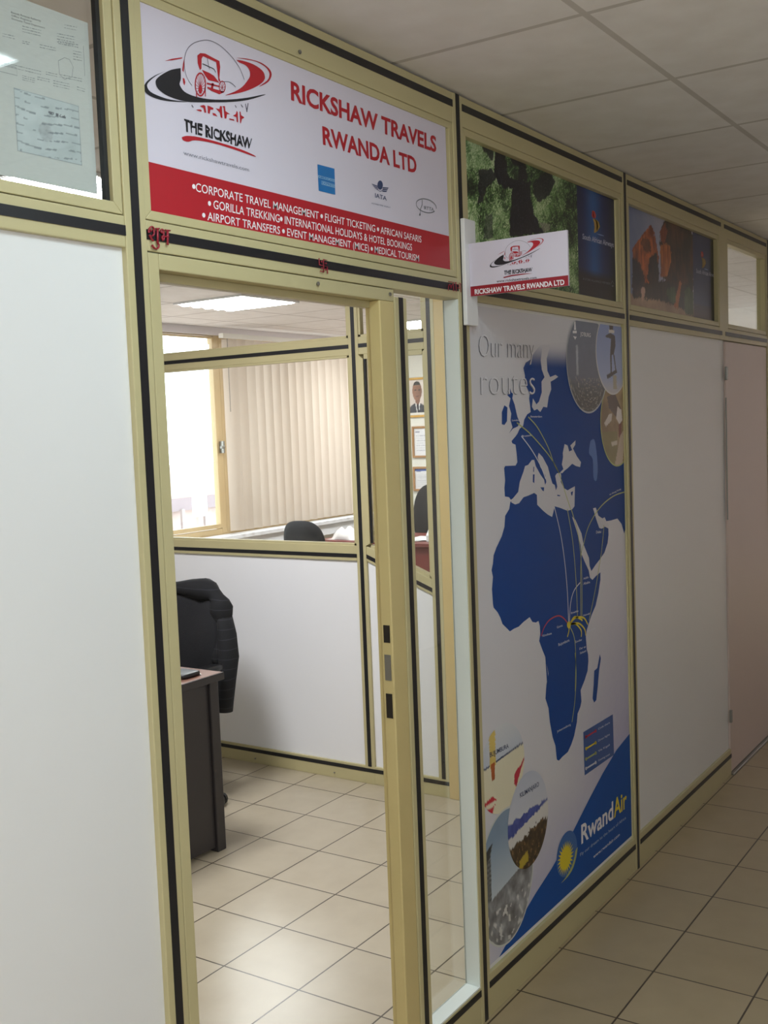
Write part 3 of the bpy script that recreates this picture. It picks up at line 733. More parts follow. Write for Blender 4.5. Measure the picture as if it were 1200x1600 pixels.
GRN = pl([(370,950),(440,930),(450,1060),(400,1060)]); GRN2 = pl([(520,960),(550,920),(592,990),(592,1170),(520,1140)])
def lionfn(u, v):
    x = LX0+(LXS-LX0)*u; z = 2.088+.384*v
    n = fbm(x, z, 10, 5); h = noise.noise(Vector((x*60, z*22, 2)))
    c = mixc((120,132,168),(202,196,208), max(0,min(1,(u-.1)*1.6))+.3*(n-.5))
    c = mixc(c, (112,118,140), max(0,.5-v)*.9*(u<.25))
    w = .012*noise.noise(Vector((x*110,z*60,4)))
    x += w; z += w
    if z < fl6(300,1040).z+(.0): c = mixc((150,118,92),(196,164,132), n)
    for P,a,b in ((SHD,(28,24,28),(64,46,42)),(L1,(112,52,30),(206,110,58)),(L1F,(70,36,26),(130,70,44)),(L1D,(26,26,36),(62,40,36)),(L1D2,(34,28,44),(84,52,48)),(L2,(34,22,24),(86,50,36)),(L2O2,(120,52,32),(176,84,46)),(L2O,(140,66,30),(216,134,62)),(LEG,(150,84,50),(186,116,74)),(LEG2,(190,150,130),(210,170,150)),(GRN,(44,60,40),(80,100,64)),(GRN2,(48,64,40),(84,104,66))):
        if inpoly(x, z, P): c = mixc(a, b, .5+(n-.5)*1.6+.6*h)
    return c
ink_rect('photo_print', LX0, LXS, 2.088, 2.472, YG, 140, 90, lionfn, lp)
def strip2(u, v):
    c = mixc((44,56,98),(34,40,84), abs(u-.35)*1.6)
    if v < .2: c = mixc((70,46,56), c, v/.2*.6)
    return mixc(c, (20,22,26), max(0,min(1,(u-.78)/.06)))
ink_rect('blue_strip', LXS, LX1, 2.088, 2.472, YG, 30, 30, strip2, lp)
s0 = on_y(970+655/5.217, 270+645/5.217, YG); b0 = fz(335,280)
def f_l(x, y):
    p = fz(x,y); return Vector((s0.x+(p.x-b0.x)*.95, YG-2*LY, s0.z+(p.z-b0.z)*.95))
tail_emblem(f_l, lp)
t = MB(); put3(t, 'South African Airways', crop(5.217,970,270,YG-LY), (615,815), (775,855), (615,780), bold=.01); t.build('lettering', MATS['pale_lettering'], lp)

# ---- route map poster on the panel
YP = W+.0112
mp = empty('map_poster', (3.19, YP, .13))
tag(mp, 'tall route map poster of Africa and Europe in blue, right of the doorway', 'poster')
PX0, PX1, PZ0, PZ1 = 2.6235, 3.7560, .137, 2.010
def bgfn(u, v):
    l = max(0, min(1, (u-.55+.35*(.5-v))*1.3))*max(0, min(1, (.66-v)*2.2))
    l = max(l, max(0,min(1,(.22-v)*5))*max(0,min(1,.2+u)))
    l *= .85+.3*(math.sin(u*120)*math.sin(v*200) > .2)*.3
    return mixc((214,213,219),(158,156,204), l)
ink_rect('sheet', PX0, PX1, PZ0, PZ1, YP, 60, 100, bgfn, mp)
A = crop(4.211, 730, 480, YP-LY); B = crop(4.704, 750, 740, YP-LY); Cc = crop(4.615, 740, 1020, YP-LY); D = crop(4.444, 740, 1200, YP-LY)
up = lambda p, k=1: Vector((p.x, p.y-LY*k, p.z))
def clampp(p): return Vector((max(PX0,min(PX1,p.x)), p.y, max(PZ0,min(PZ1,p.z))))
M = bpy.data.materials.new('map_land_blue'); M.use_nodes = True; nt = M.node_tree; bs = nt.nodes['Principled BSDF']; bs.inputs['Roughness'].default_value = .5; bs.inputs['Specular IOR Level'].default_value = .2
tc = nt.nodes.new('ShaderNodeTexCoord'); sx = nt.nodes.new('ShaderNodeSeparateXYZ'); mr = nt.nodes.new('ShaderNodeMapRange'); mx = nt.nodes.new('ShaderNodeMix'); mx.data_type = 'RGBA'
zt = A(500,235).z-.13; zb = A(480,400).z-.13
mr.inputs[1].default_value = zb; mr.inputs[2].default_value = zt; mr.interpolation_type = 'SMOOTHSTEP'
mx.inputs[6].default_value = (*lin((14,66,140)),1); mx.inputs[7].default_value = (*lin((214,213,219)),1)
nt.links.new(tc.outputs['Object'], sx.inputs[0]); nt.links.new(sx.outputs['Z'], mr.inputs[0]); nt.links.new(mr.outputs[0], mx.inputs[0]); nt.links.new(mx.outputs[2], bs.inputs['Base Color'])
land = [A(*p) for p in [(560,235),(480,250),(440,300),(415,345),(385,365),(370,400),(380,450),(380,500),(400,545),(412,570),(408,600),(415,660),(418,690),(395,705),(375,740),(368,780),(345,800),(332,830),(318,850),(292,880),(296,895),(318,905),(325,960),(330,1020),(318,1042),(250,1045),(243,1060),(250,1140),(245,1190),(248,1245),(275,1250),(290,1272)]]
land += [B(*p) for p in [(222,212),(215,260),(185,310),(180,390),(160,460),(120,545),(100,600),(95,660),(85,710),(95,760),(88,850),(95,960),(100,985),(130,1020),(150,1060),(165,1105),(220,1160),(250,1140),(285,1125),(320,1090),(365,1055),(385,1090),(410,1095),(430,1083),(440,1120),(443,1180),(435,1230),(460,1300),(485,1360),(492,1430),(500,1480),(494,1560)]]
land += [Cc(*p) for p in [(515,0),(525,70),(540,150),(525,230),(518,330),(540,400),(550,500),(570,610),(590,670),(597,740),(600,770),(615,778),(640,750),(680,715),(705,660),(725,600),(745,500),(750,440),(770,390),(778,350),(772,270),(800,200),(822,130),(828,60)]]
land += [B(*p) for p in [(795,1330),(785,1290),(778,1200),(785,1150),(800,1100),(820,1040),(850,970),(870,880),(885,780),(885,725),(850,755),(826,782),(812,750),(815,722),(850,670),(885,625),(915,580),(938,510),(945,450),(944,405),(925,385),(926,350),(960,345),(1010,330),(1040,370),(1060,440),(1075,410),(1086,520)]]
land += [clampp(A(1060,1100)), clampp(A(1060,235))]
MB().poly([clampp(p) for p in land]).build('landmass', M, mp)
isl = []
isl.append([A(*p) for p in [(280,525),(290,560),(302,570),(297,600),(312,640),(330,720),(347,760),(332,785),(300,800),(276,830),(298,790),(285,745),(290,700),(275,650),(285,600),(265,580)]])
isl.append([A(*p) for p in [(228,690),(245,645),(265,660),(262,750),(245,775),(228,770)]])
isl.append([Cc(*p) for p in [(910,10),(918,40),(905,130),(895,250),(885,340),(870,360),(858,330),(865,240),(870,130),(892,110)]])
for P in ([(480,1185),(505,1185),(503,1212),(492,1205)],[(431,1100),(442,1100),(440,1158),(430,1150)],[(434,1050),(439,1050),(438,1085),(433,1082)],[(590,1234),(611,1237),(608,1244),(592,1242)],[(680,1218),(695,1210),(690,1240),(684,1238)]): isl.append([up(A(*p),2) for p in P])
for P in isl: MB().poly(P).build('island', MAPB, mp)
sea = []
sea.append([up(A(*p)) for p in [(285,1268),(300,1258),(335,1215),(345,1150),(370,1080),(380,1045),(400,1038),(425,1005),(440,1005),(450,1045),(480,1100),(505,1135),(512,1170),(520,1150),(512,1105),(480,1050),(463,985),(470,958),(495,985),(530,1050),(545,1110),(560,1160),(575,1170),(583,1205),(592,1180),(578,1110),(590,1092),(615,1092),(618,1110),(615,1150),(635,1190),(660,1205),(685,1190),(708,1178),(705,1310),(690,1330),(660,1340),(610,1320),(575,1310),(558,1380),(530,1365),(500,1340),(460,1300),(458,1235),(440,1222),(400,1240),(370,1250),(340,1290),(315,1298),(290,1285)]])
sea.append([up(A(*p)) for p in [(640,900),(660,910),(670,950),(690,940),(678,910),(712,876),(710,905),(695,930),(720,980),(748,1020),(742,1052),(715,1045),(690,1030),(660,1060),(640,1075),(625,1092),(608,1090),(632,1065),(622,1035),(630,985),(628,960)]])
sea.append([up(A(*p)) for p in [(495,250),(545,250),(522,340),(527,420),(545,460),(580,445),(598,458),(575,475),(548,490),(552,540),(535,590),(525,660),(500,655),(480,690),(460,670),(440,680),(425,655),(432,600),(455,640),(472,620),(490,560),(488,490),(508,460),(490,410),(483,350)]])
sea.append([up(B(*p)) for p in [(675,315),(700,340),(745,440),(760,520),(800,620),(805,680),(820,722),(826,782),(808,765),(798,710),(770,650),(745,590),(740,530),(715,440),(700,390)]])
sea.append([up(B(*p)) for p in [(830,255),(850,250),(870,310),(900,330),(915,320),(928,350),(946,370),(946,405),(918,390),(895,405),(876,400),(855,340)]])
for P in sea: MB().poly(P).build('sea', mat('map_sea', (206,205,212), .4), mp)
MB().poly([up(A(*p)) for p in closed([(810,880),(835,870),(850,950),(858,1060),(850,1140),(830,1120),(825,1000),(800,960)],3)]).build('lake', MAPB3, mp)
def route(P, f, m, w=.0042, k=2): MB().stroke([up(f(*p),k) for p in smooth_line(P,6)], w, (0,-1,0)).build('route_line', m, mp)
route([(400,722),(460,790),(530,920),(570,1030),(600,1085)], A, OLIVE)
route([(325,760),(410,830),(500,930),(560,1010),(600,1085)], A, OLIVE)
route([(600,1085),(625,1160),(650,1240),(680,1330)], A, OLIVE)
route([(355,848),(420,935),(480,1040),(515,1130)], A, PALE)
route([(545,245),(590,440),(620,640),(640,860),(650,1090)], B, PALE)
route([(640,260),(680,500),(705,800),(715,1060)], B, OLIVE)
route([(670,265),(720,450),(745,700),(748,1070)], B, OLIVE)
route([(735,800),(690,860),(665,950),(655,1100)], B, PALE)
route([(1080,130),(980,165),(880,250),(800,380),(762,510),(740,640),(740,1060)], B, OLIVE)
route([(910,380),(890,580),(850,830),(800,1080)], B, OLIVE)
route([(650,1110),(690,1200),(702,1350),(698,1600)], B, OLIVE)
route([(730,0),(738,150),(728,350),(708,500)], Cc, OLIVE)
route([(640,1095),(610,1060),(570,1045),(510,1075),(470,1130),(448,1195)], B, ROUTER)
for P in ([(655,1110),(690,1055),(730,1065),(750,1080)],[(655,1110),(700,1060),(760,1060),(790,1110)],[(655,1110),(700,1105),(740,1150),(742,1200)],[(655,1110),(720,1100),(765,1140),(775,1190)],[(655,1110),(650,1160),(640,1200)]): route(P, B, YEL, .006, 3)
MB().poly([up(B(650+14*math.cos(a),1112+26*math.sin(a)),4) for a in [2*math.pi*i/14 for i in range(14)]]).build('hub_dot', YEL, mp)
t = MB()
for s_,f,BL,BR,TL in (('London',A,(292,750),(342,748),(292,738)),('Amsterdam',A,(412,726),(490,726),(412,712)),('Brussels',A,(358,855),(420,848),(358,842)),('to Hong Kong',A,(935,1238),(1010,1200),(933,1228)),
    ('Dubai',B,(852,440),(888,436),(852,420)),('Addis',B,(757,780),(795,768),(757,764)),('Ababa',B,(757,818),(806,804),(757,800)),('Kinshasa',B,(458,1200),(525,1180),(457,1184)),('Goma',B,(563,1138),(605,1122),(562,1122)),
    ('Bujumbura',B,(575,1268),(655,1232),(573,1248)),('Zanzibar',B,(697,1245),(748,1226),(696,1230)),('Dar es',B,(728,1296),(775,1278),(728,1280)),('Salaam',B,(732,1328),(778,1308),(732,1312)),('Mombasa',B,(790,1165),(846,1140),(790,1152)),
    ('Entebbe',B,(667,1032),(720,1015),(667,1018)),('Nairobi',B,(757,1050),(805,1034),(757,1036)),('Johannesburg',Cc,(600,575),(698,522),(598,560))):
    t = MB(); put3(t, s_, lambda x,y,f=f: up(f(x,y),3), BL, BR, TL, bold=.01); t.build('city_lettering', mat('map_label',(214,218,232),.4), mp)
# heading in pale embossed letters
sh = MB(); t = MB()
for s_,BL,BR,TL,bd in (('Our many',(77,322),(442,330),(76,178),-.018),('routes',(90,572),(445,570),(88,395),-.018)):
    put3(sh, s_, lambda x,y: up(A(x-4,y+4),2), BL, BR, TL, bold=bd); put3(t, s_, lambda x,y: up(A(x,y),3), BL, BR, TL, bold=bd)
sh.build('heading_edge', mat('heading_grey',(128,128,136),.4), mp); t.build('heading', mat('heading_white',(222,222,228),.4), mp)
# blue corner, logo
tri = [Cc(1150,565), Cc(1030,700), Cc(930,870), Cc(830,1060), Cc(720,1280), D(540,700), D(430,870), D(300,1090), D(175,1340), D(110,1460), D(1130,470)]
tri = [clampp(p) for p in tri]; tri[-2] = Vector((tri[-3].x-.02, tri[-3].y, PZ0)); tri[-1] = Vector((PX1, tri[0].y, PZ0))
MB().poly([up(p) for p in tri]).build('corner_field', MAPB2, mp)
t = MB(); put3(t, 'Rwand', lambda x,y: up(D(x,y),3), (746,530), (968,352), (738,402), bold=.02, slant=.12); put3(t, 'www.rwandair.com', lambda x,y: up(D(x,y),3), (830,628), (1012,470), (829,606), bold=.006); t.build('lettering', WINK, mp)
t = MB(); put3(t, 'Air', lambda x,y: up(D(x,y),3), (972,348), (1062,272), (964,226), bold=.02, slant=.12); t.build('lettering', YEL, mp)
t = MB(); put3(t, 'Fly our dream to the heart of Africa', lambda x,y: up(D(x,y),3), (738,613), (1056,352), (737,592), bold=.004); t.build('lettering', mat('tagline',(170,186,206),.4), mp)
sc0 = D(637,625); rx = (D(690,590).x-D(590,660).x)/2*1.15; rz = (D(637,500).z-D(637,750).z)/2*.95
MB().poly([up(Vector((sc0.x+.012+1.25*rx*math.cos(a), sc0.y, sc0.z+.01+1.3*rz*math.sin(a))),2) for a in [2*math.pi*i/40 for i in range(40)]]).build('logo_disc', mat('logo_disc_blue',(38,98,168),.4), mp)
MB().poly([up(Vector((sc0.x+(1 if i%2==0 else .62)*rx*math.cos(a), sc0.y, sc0.z+(1 if i%2==0 else .62)*rz*math.sin(a))),3) for i,a in enumerate([math.pi*i/24 for i in range(48)])]).build('logo_sun', YEL, mp)
MB().poly([up(D(*p),3) for p in closed([(720,548),(712,610),(690,690),(655,750),(605,800),(640,755),(680,680),(700,610),(705,575)],3)]).build('logo_arc', OLIVE, mp)
# legend
MB().poly([up(Cc(*p),1) for p in [(790,572),(1003,443),(1012,735),(800,885)]]).build('legend_box', mat('legend_blue',(34,78,146),.4), mp)
for y0,mm,s_ in ((608,ROUTER,'Code share'),(693,YEL,'Direct flights'),(768,OLIVE,'Via Kigali'),(836,PALE,'Coming soon')):
    g = MB().stroke([up(Cc(806,y0),3),up(Cc(880,y0-46),3)], .006, (0,-1,0))
    for q in ((809,y0-2),(878,y0-45)): g.poly([up(Cc(q[0]+7*math.cos(a),q[1]+13*math.sin(a)),3) for a in [2*math.pi*i/10 for i in range(10)]])
    g.build('legend_line', mm, mp)
    t = MB(); put3(t, s_, lambda x,y: up(Cc(x,y),3), (897,y0-52), (980,y0-100), (896,y0-66), bold=.006); t.build('lettering', MATS['map_label'], mp)
# oval photographs
def oval(nm, f, l, r, tp, bt, fn, layer, rim=None):
    cx, cy = (l+r)/2, (tp+bt)/2
    c = f(cx,cy); rx = (f(r,cy).x-f(l,cy).x)/2; rz = (f(cx,tp).z-f(cx,bt).z)/2; y = YP-LY*layer
    if rim:
        MB().poly([clampp(Vector((c.x+(rx+.006)*math.cos(a), y+LY*.5, c.z+(rz+.006)*math.sin(a)))) for a in [2*math.pi*i/56 for i in range(56)]]).build('photo_rim', rim, mp)
    vs = []; cols = []; fs = []; NR, NA = 64, 120
    for i in range(NR+1):
        q = .001+.999*i/NR
        for k in range(NA):
            a = 2*math.pi*k/NA
            p = clampp(Vector((c.x+rx*q*math.cos(a), y, c.z+rz*q*math.sin(a)))); vs.append(p)
            cols.append(fn((p.x-c.x)/rx, (p.z-c.z)/rz))
    for i in range(NR):
        for k in range(NA): fs.append((i*NA+k, i*NA+(k+1)%NA, (i+1)*NA+(k+1)%NA, (i+1)*NA+k))
    ink_object('photo_oval', vs, fs, cols, mp)
    return lambda s,t: Vector((c.x+rx*s, y-LY*.7, c.z+rz*t))
def city(s, t):
    n = noise.noise(Vector((s*14,t*22,1))); n2 = fbm(s,t,5)
    c = mixc((92,98,116),(118,128,150), (t+1)/2)
    if t < -.3: 
        c = mixc(c, (58,58,58), min(1,(-.3-t)*2.4))
        if n > .18: c = mixc(c, (176,168,140), n*1.1)
        if noise.noise(Vector((s*26,t*30,4))) > .45: c = (206,208,196)
    if abs(s+.52) < .05 and -.25 < t < .35: c = mixc(c, (206,214,224), .7)
    return mixc(c,(80,84,92),.25*n2)
def statue(s, t):
    c = mixc((170,182,214),(126,146,200), (t+1)/2)
    if t < -.62: c = mixc(c,(196,194,200), min(1,(-.62-t)*3))
    if abs(s-.12) < .12 and -.9 < t < -.55: c = (168,160,140)
    for P in ([(-.22,1.2),(.1,1.2),(.12,.8),(.06,.55),(-.12,.55),(-.2,.85)],[(-.42,.42),(-.1,.5),(.2,.44),(.22,.2),(.1,-.02),(-.02,-.05),(-.14,.0),(-.06,.36),(-.38,.38)],[(-.14,0),(-.04,0),(-.06,-.5),(-.14,-.5)],[(.04,.02),(.14,-.05),(.26,-.5),(.2,-.5)],[(-.38,-.55),(.26,-.4),(.28,-.48),(-.36,-.66)]):
        if inpoly(s,t,P): c = (62,54,58)
    if -.2 < s < .16 and .5 < t < .58: c = (214,208,200)
    return c
def birds(s, t):
    n = fbm(s,t,3); c = mixc((120,96,56),(176,150,112), n+(s+.2)*.4)
    if t < -.2 and s < 0: c = mixc(c, (124,122,56), .6)
    for P,k in (([(-.6,.6),(-.1,.7),(.3,.3),(.3,-.1),(0,.1),(-.5,.35)],(78,58,46)),([(-.8,.0),(-.5,.2),(-.3,.22),(-.35,.05),(-.7,-.08)],(206,196,186)),([(-.05,.1),(.05,.38),(.3,.3),(.35,.05),(.15,-.05)],(226,218,214)),([(.1,-.05),(.3,0),(.25,-.4),(.1,-.35)],(120,52,36)),([(.2,-.3),(.6,-.1),(.3,-1),(-.2,-1)],(196,178,156)),([(-.4,-.45),(.0,-.42),(0,-.52),(-.35,-.55)],(206,196,176))):
        if inpoly(s,t,P): c = k
    return c
def beach(s, t):
    c = (226,220,192) if t < .245+.065*s else mixc((186,196,212),(214,216,220), t)
    if abs(t-(.245+.065*s)) < .022: c = (70,80,110)
    if abs(s+.40) < .13 and t > .16: c = (216,190,104)
    for P,k in (([(-.50,.24),(-.32,.24),(-.34,-.14),(-.46,-.16)],(176,92,46)),([(.5,-.52),(.52,-.32),(.66,-.22),(.8,-.2),(1,-.04),(1,-.1),(.84,-.28),(.72,-.44),(.6,-.62)],(190,38,64)),([(-1,-.72),(-.8,-.55),(-.45,-.5),(-.3,-.62),(-.45,-.85),(-.6,-.9),(-.7,-1.05),(-1,-1.1)],(196,38,58))):
        if inpoly(s,t,P): c = k
    if ((s+.55)/.22)**2+((t+.66)/.08)**2 < 1 and t < -.62: c = (228,220,196)
    return c
def mountain(s, t):
    n = fbm(s,t,6); c = mixc((206,208,216),(190,196,212), t)
    if -.0+.13*s+.12*(n-.5) < t < .20-.04*s*s+.10*(n-.5): c = mixc((46,62,140),(92,108,176), n)
    if t <= -.0+.13*s+.12*(n-.5): c = (214,212,208)
    if t < -.26+.09*s+.22*(n-.5): 
        c = mixc((34,26,20),(104,82,50), fbm(s,t,9)*1.1-.1)
        if noise.noise(Vector((s*22,t*8,2))) > .4: c = (150,112,76)
    if inpoly(s,t,[(-.5,-.72),(-.1,-.62),(-.05,-.85),(-.5,-.92)]): c = (178,156,48)
    return c
def towers(s, t):
    n = fbm(s,t,4); c = mixc((196,206,214),(130,152,176), (t+.2)*1.1)
    if inpoly(s,t,[(-1,.52),(-.5,.62),(-.56,.48),(-.58,-1),(-1,-1)]): c = mixc((70,72,74),(128,132,132), .5+.5*math.sin(t*90))
    if inpoly(s,t,[(-1,.5),(-.5,.64),(-.62,.44),(-1,.38)]): c = (52,54,56)
    if t < -.1+.15*s: c = mixc((84,84,86),(176,178,182), n*1.3-.1)
    if t < -.4 and noise.noise(Vector((s*9,t*9,3))) > .25: c = (206,206,204)
    return c
oval('p', A, 882, 1085, 480, 1038, birds, 4, OLIVE)
o1 = oval('p', A, 660, 922, 50, 688, city, 5, mat('rim_grey',(176,180,186),.4))
oval('p', A, 850, 1052, 40, 566, statue, 6, mat('rim_white',(214,212,214),.4))
t = MB(); put_text(t, "JO'BURG", A(740,188)+Vector((0,-LY*6,0)), A(808,198)+Vector((0,-LY*6,0)), A(740,162)+Vector((0,-LY*6,0)), bold=.01)
a6 = lambda x,y: up(A(x,y),6)
t.poly([a6(700,95),a6(708,95),a6(712,150),a6(698,150)]).poly([a6(690,155),a6(716,155),a6(716,172),a6(690,172)]).poly([a6(692,190),a6(716,195),a6(706,215)]); t.build('photo_lettering', WINK, mp)
oval('p', Cc, 40, 372, 512, 1150, beach, 3)
oval('p', D, 40, 418, 285, 1212, towers, 4, mat('rim_pale',(206,210,206),.4))
oval('p', Cc, 246, 540, 855, 1548, mountain, 5)
t = MB(); put3(t, 'BUJUMBURA', lambda x,y: up(Cc(x,y),3), (116,755), (251,684), (112,722), bold=.012); put3(t, 'KILIMANJARO', lambda x,y: up(Cc(x,y),5), (332,1046), (468,960), (329,1012), bold=.012)
t.build('photo_lettering', NAVY, mp)

# ================================================================== OFFICE FURNITURE
def superell(mb, c, a, b, h, e1=.35, e2=.35, nu=28, nv=16):
    sg_ = lambda v, e: math.copysign(abs(v)**e, v)
    vs = []; 
    for j in range(nv+1):
        ph = -math.pi/2+math.pi*j/nv
        for i in range(nu):
            th = 2*math.pi*i/nu
            vs.append((c[0]+a*sg_(math.cos(ph),e1)*sg_(math.cos(th),e2), c[1]+b*sg_(math.cos(ph),e1)*sg_(math.sin(th),e2), c[2]+h*sg_(math.sin(ph),e1)))
    return mb.add(vs, [(j*nu+i, j*nu+(i+1)%nu, (j+1)*nu+(i+1)%nu, (j+1)*nu+i) for j in range(nv) for i in range(nu)])
def office_chair(label, loc, rz, top, bw, bh, arms=True, seat_z=.46, tilt=.08):
    t = empty('office_chair'); tag(t, label, 'chair')
    b = MB(); zc = top-bh/2
    n = 26
    def outline(s, y):
        return [(s*bw/2*math.copysign(abs(math.cos(a))**.62, math.cos(a)), y+.03*(math.cos(a)**2)*-1, zc+s*bh/2*math.copysign(abs(math.sin(a))**.8, math.sin(a))) for a in [2*math.pi*i/n for i in range(n)]]
    rings = [outline(.55,.185), outline(.93,.19), outline(1,.215), outline(.97,.245), outline(.6,.265)]
    vs = [p for r_ in rings for p in r_]; k = len(rings)
    fs = [(j*n+i, j*n+(i+1)%n, (j+1)*n+(i+1)%n, (j+1)*n+i) for j in range(k-1) for i in range(n)]+[tuple(range(n-1,-1,-1)), tuple((k-1)*n+i for i in range(n))]
    vs = [(x, y+tilt*(z-seat_z), z) for x,y,z in vs]
    b.add(vs, fs).build('backrest', BLACK_FAB, t, smooth=True, subsurf=1)
    superell(MB(), (0,-.02,seat_z), .235, .225, .045, .5, .55).build('seat', BLACK_FAB, t, smooth=True)
    MB().tube([(0,.10,seat_z-.06),(0,.24,seat_z-.055),(0,.285,seat_z+.06),(0,.275+tilt*.1,zc)], .022, 8, (1.5,.6)).build('back_support', BLACK_PL, t, smooth=True)
    MB().lathe([(.045,.10),(.045,.16),(.028,.17),(.028,.36),(.09,.37),(.11,seat_z-.045)], (0,0,0), 18).build('gas_column', BLACK_PL, t, smooth=True)
    base = MB()
    for i in range(5):
        a = 2*math.pi*i/5+.29; base.tube([(0,0,.115),(.15*math.cos(a),.15*math.sin(a),.105),(.28*math.cos(a),.28*math.sin(a),.075)], [.032,.024,.016], 8)
    base.build('base', BLACK_PL, t, smooth=True)
    for i in range(5):
        a = 2*math.pi*i/5+.29; x, y = .28*math.cos(a), .28*math.sin(a); tx, ty = -math.sin(a), math.cos(a)
        w = MB(); w.tube([(x+tx*d,y+ty*d,.028) for d in (-.024,-.022,-.006,-.005)], [.018,.028,.028,.012], 12); w.tube([(x+tx*d,y+ty*d,.028) for d in (.005,.006,.022,.024)], [.012,.028,.028,.018], 12); w.tube([(x,y,.03),(x,y,.082)], .008, 8)
        w.build('caster', BLACK_PL, t, smooth=False)
    if arms:
        for s in (-1,1):
            m_ = MB().tube([(s*.20,.05,seat_z-.05),(s*.27,.05,seat_z-.04),(s*.275,.05,seat_z+.17)], .016, 8); superell(m_, (s*.275,-.01,seat_z+.185), .03, .13, .018, .5, .6, 16, 10)
            m_.build('armrest', BLACK_PL, t, smooth=True)
    t.location = loc; t.rotation_euler = (0,0,rz); return t

# reception desk
dk = empty('desk', (2.75, 3.1, 0)); tag(dk, 'dark charcoal office desk just inside the doorway, with a brown top', 'desk')
bx('desk_top', DESK_T, dk, 2.28, 3.215, 2.955, 3.27, .704, .729, .003)
bx('top_edge', DESK_D, dk, 2.275, 3.218, 2.948, 2.956, .698, .7285, .002)
bx('end_panel', DESK_D, dk, 3.150, 3.200, 2.966, 3.25, 0, .704, .004)
bx('end_panel', DESK_D, dk, 2.30, 2.350, 2.966, 3.25, 0, .704, .004)
bx('modesty_panel', DESK_D, dk, 2.350, 3.150, 2.978, 2.998, .02, .704)
fo = MB(); superell(fo, (3.085,3.05,.739), .055, .06, .010, .4, .4, 20, 8)
tag(fo.build('folder', BLACK_PL, smooth=True), 'black folder lying on the brown desk top', 'folder')
tag(MB().prism([(3.13,2.99,.7295),(3.165,3.03,.7295),(3.175,3.10,.7295),(3.15,3.06,.7295)], (0,0,.0015)).build('paper_slip', mat('slip_paper',(196,186,176),.6)), 'scrap of pale paper beside the black folder', 'paper')

ch = office_chair('black office chair with a jacket over its back, behind the charcoal desk', (3.49, 3.60, 0), -math.pi/2, .955, .40, .46, True, .45)
jx, jy = 0, 0
def jp(x, y, z): return (jx+x, jy+y+.08*(z-.45), z)
jk = empty('jacket', (0, 0, 0)); tag(jk, 'black pinstriped jacket draped over the back of the office chair', 'jacket')
j = MB(); arc = []
for i in range(25):
    a = math.radians(-28+236*i/24)
    arc.append(jp(.195*math.copysign(abs(math.cos(a))**.5, math.cos(a)), .212, .735+.222*math.copysign(abs(math.sin(a))**.75, math.sin(a))))
j.tube(arc, [.045+.012*math.sin(i*1.3) for i in range(25)], 12, (1,1), Vector((0,1,0)))
vs = []
for i in range(13):
    for k in range(9):
        u = i/12*2-1; v = k/8
        vs.append(jp(u*(.17+.03*v), .272+.012*math.sin(u*9)+.01*v, .93-.40*v-.05*u*u))
j.add(vs, [(i*9+k,i*9+k+1,(i+1)*9+k+1,(i+1)*9+k) for i in range(12) for k in range(8)])
j.build('body', JACKET, jk, smooth=True)
for s in (1,-1):
    MB().tube([jp(s*.185,.22,.86),jp(s*.228,.20,.76),jp(s*.248,.19,.66),jp(s*.238,.185,.55),jp(s*.228,.19,.46),jp(s*.226,.19,.405)], [.04,.048,.052,.05,.044,.04], 14, (.8,1), Vector((0,1,0))).build('sleeve', JACKET, jk, smooth=True)
ly = MB(); ly.tube(smooth_line([jp(-.20,.155,.87),jp(-.10,.15,.885),jp(-.06,.15,.872),jp(-.055,.148,.85),jp(-.10,.146,.78),jp(-.15,.146,.71)],6), .0045, 8)
lyo = ly.build('lanyard', mat('lanyard_cord',(150,152,158),.6), smooth=True); lyo.location = (3.49, 3.60, 0); lyo.rotation_euler = (0,0,-math.pi/2)
tag(lyo, 'grey cord lanyard hanging on the front of the jacket-draped chair', 'lanyard')

jk.location = (3.49, 3.60, 0); jk.rotation_euler = (0,0,-math.pi/2)

# inner office
d2k = empty('desk', (7.75, 4.9, 0)); tag(d2k, 'reddish brown office desk in the inner office, seen through the glass', 'desk')
bx('desk_top', DESK_R, d2k, 7.36, 8.1, 4.15, 5.62, .715, .745, .004)
bx('modesty_panel', DESK_R, d2k, 7.42, 7.44, 4.22, 5.55, .03, .715)
bx('end_panel', DESK_R, d2k, 7.40, 8.06, 4.19, 4.22, 0, .715); bx('end_panel', DESK_R, d2k, 7.40, 8.06, 5.55, 5.58, 0, .715)
office_chair('black high-backed office chair behind the reddish brown desk', (8.42, 5.20, 0), -math.pi/2, 1.15, .46, .62, True, .47)
office_chair('black round-topped chair below the window blinds, seen over the white partition', (6.76, 5.10, 0), math.pi/2, 1.005, .40, .42, False, .45)
ph = empty('telephone', (7.52, 5.02, .745)); tag(ph, 'dark desk telephone on the reddish brown desk beside the door jamb', 'telephone')
MB().prism([(7.44,4.94,.7455),(7.62,4.94,.7455),(7.62,4.94,.80),(7.44,4.94,.765)], (0,.16,0)).build('body', BLACK_PL, ph, .004)
MB().tube([(7.46,5.075,.80),(7.50,5.075,.825),(7.58,5.075,.835),(7.62,5.075,.82)], [.022,.016,.016,.022], 10).build('handset', BLACK_PL, ph, smooth=True)
bx('display', mat('lcd',(110,130,120),.3), ph, 7.575, 7.60, 4.96, 5.04, .793, .797)
mo = empty('monitor', (7.78, 5.28, .745)); tag(mo, 'dark monitor standing on the far part of the reddish brown desk', 'monitor')
bx('screen', BLACK_PL, mo, 7.80, 7.83, 5.05, 5.22, .80, .99, .004); bx('foot', BLACK_PL, mo, 7.76, 7.88, 5.08, 5.19, .7455, .755); bx('neck', BLACK_PL, mo, 7.81, 7.83, 5.12, 5.15, .755, .81)
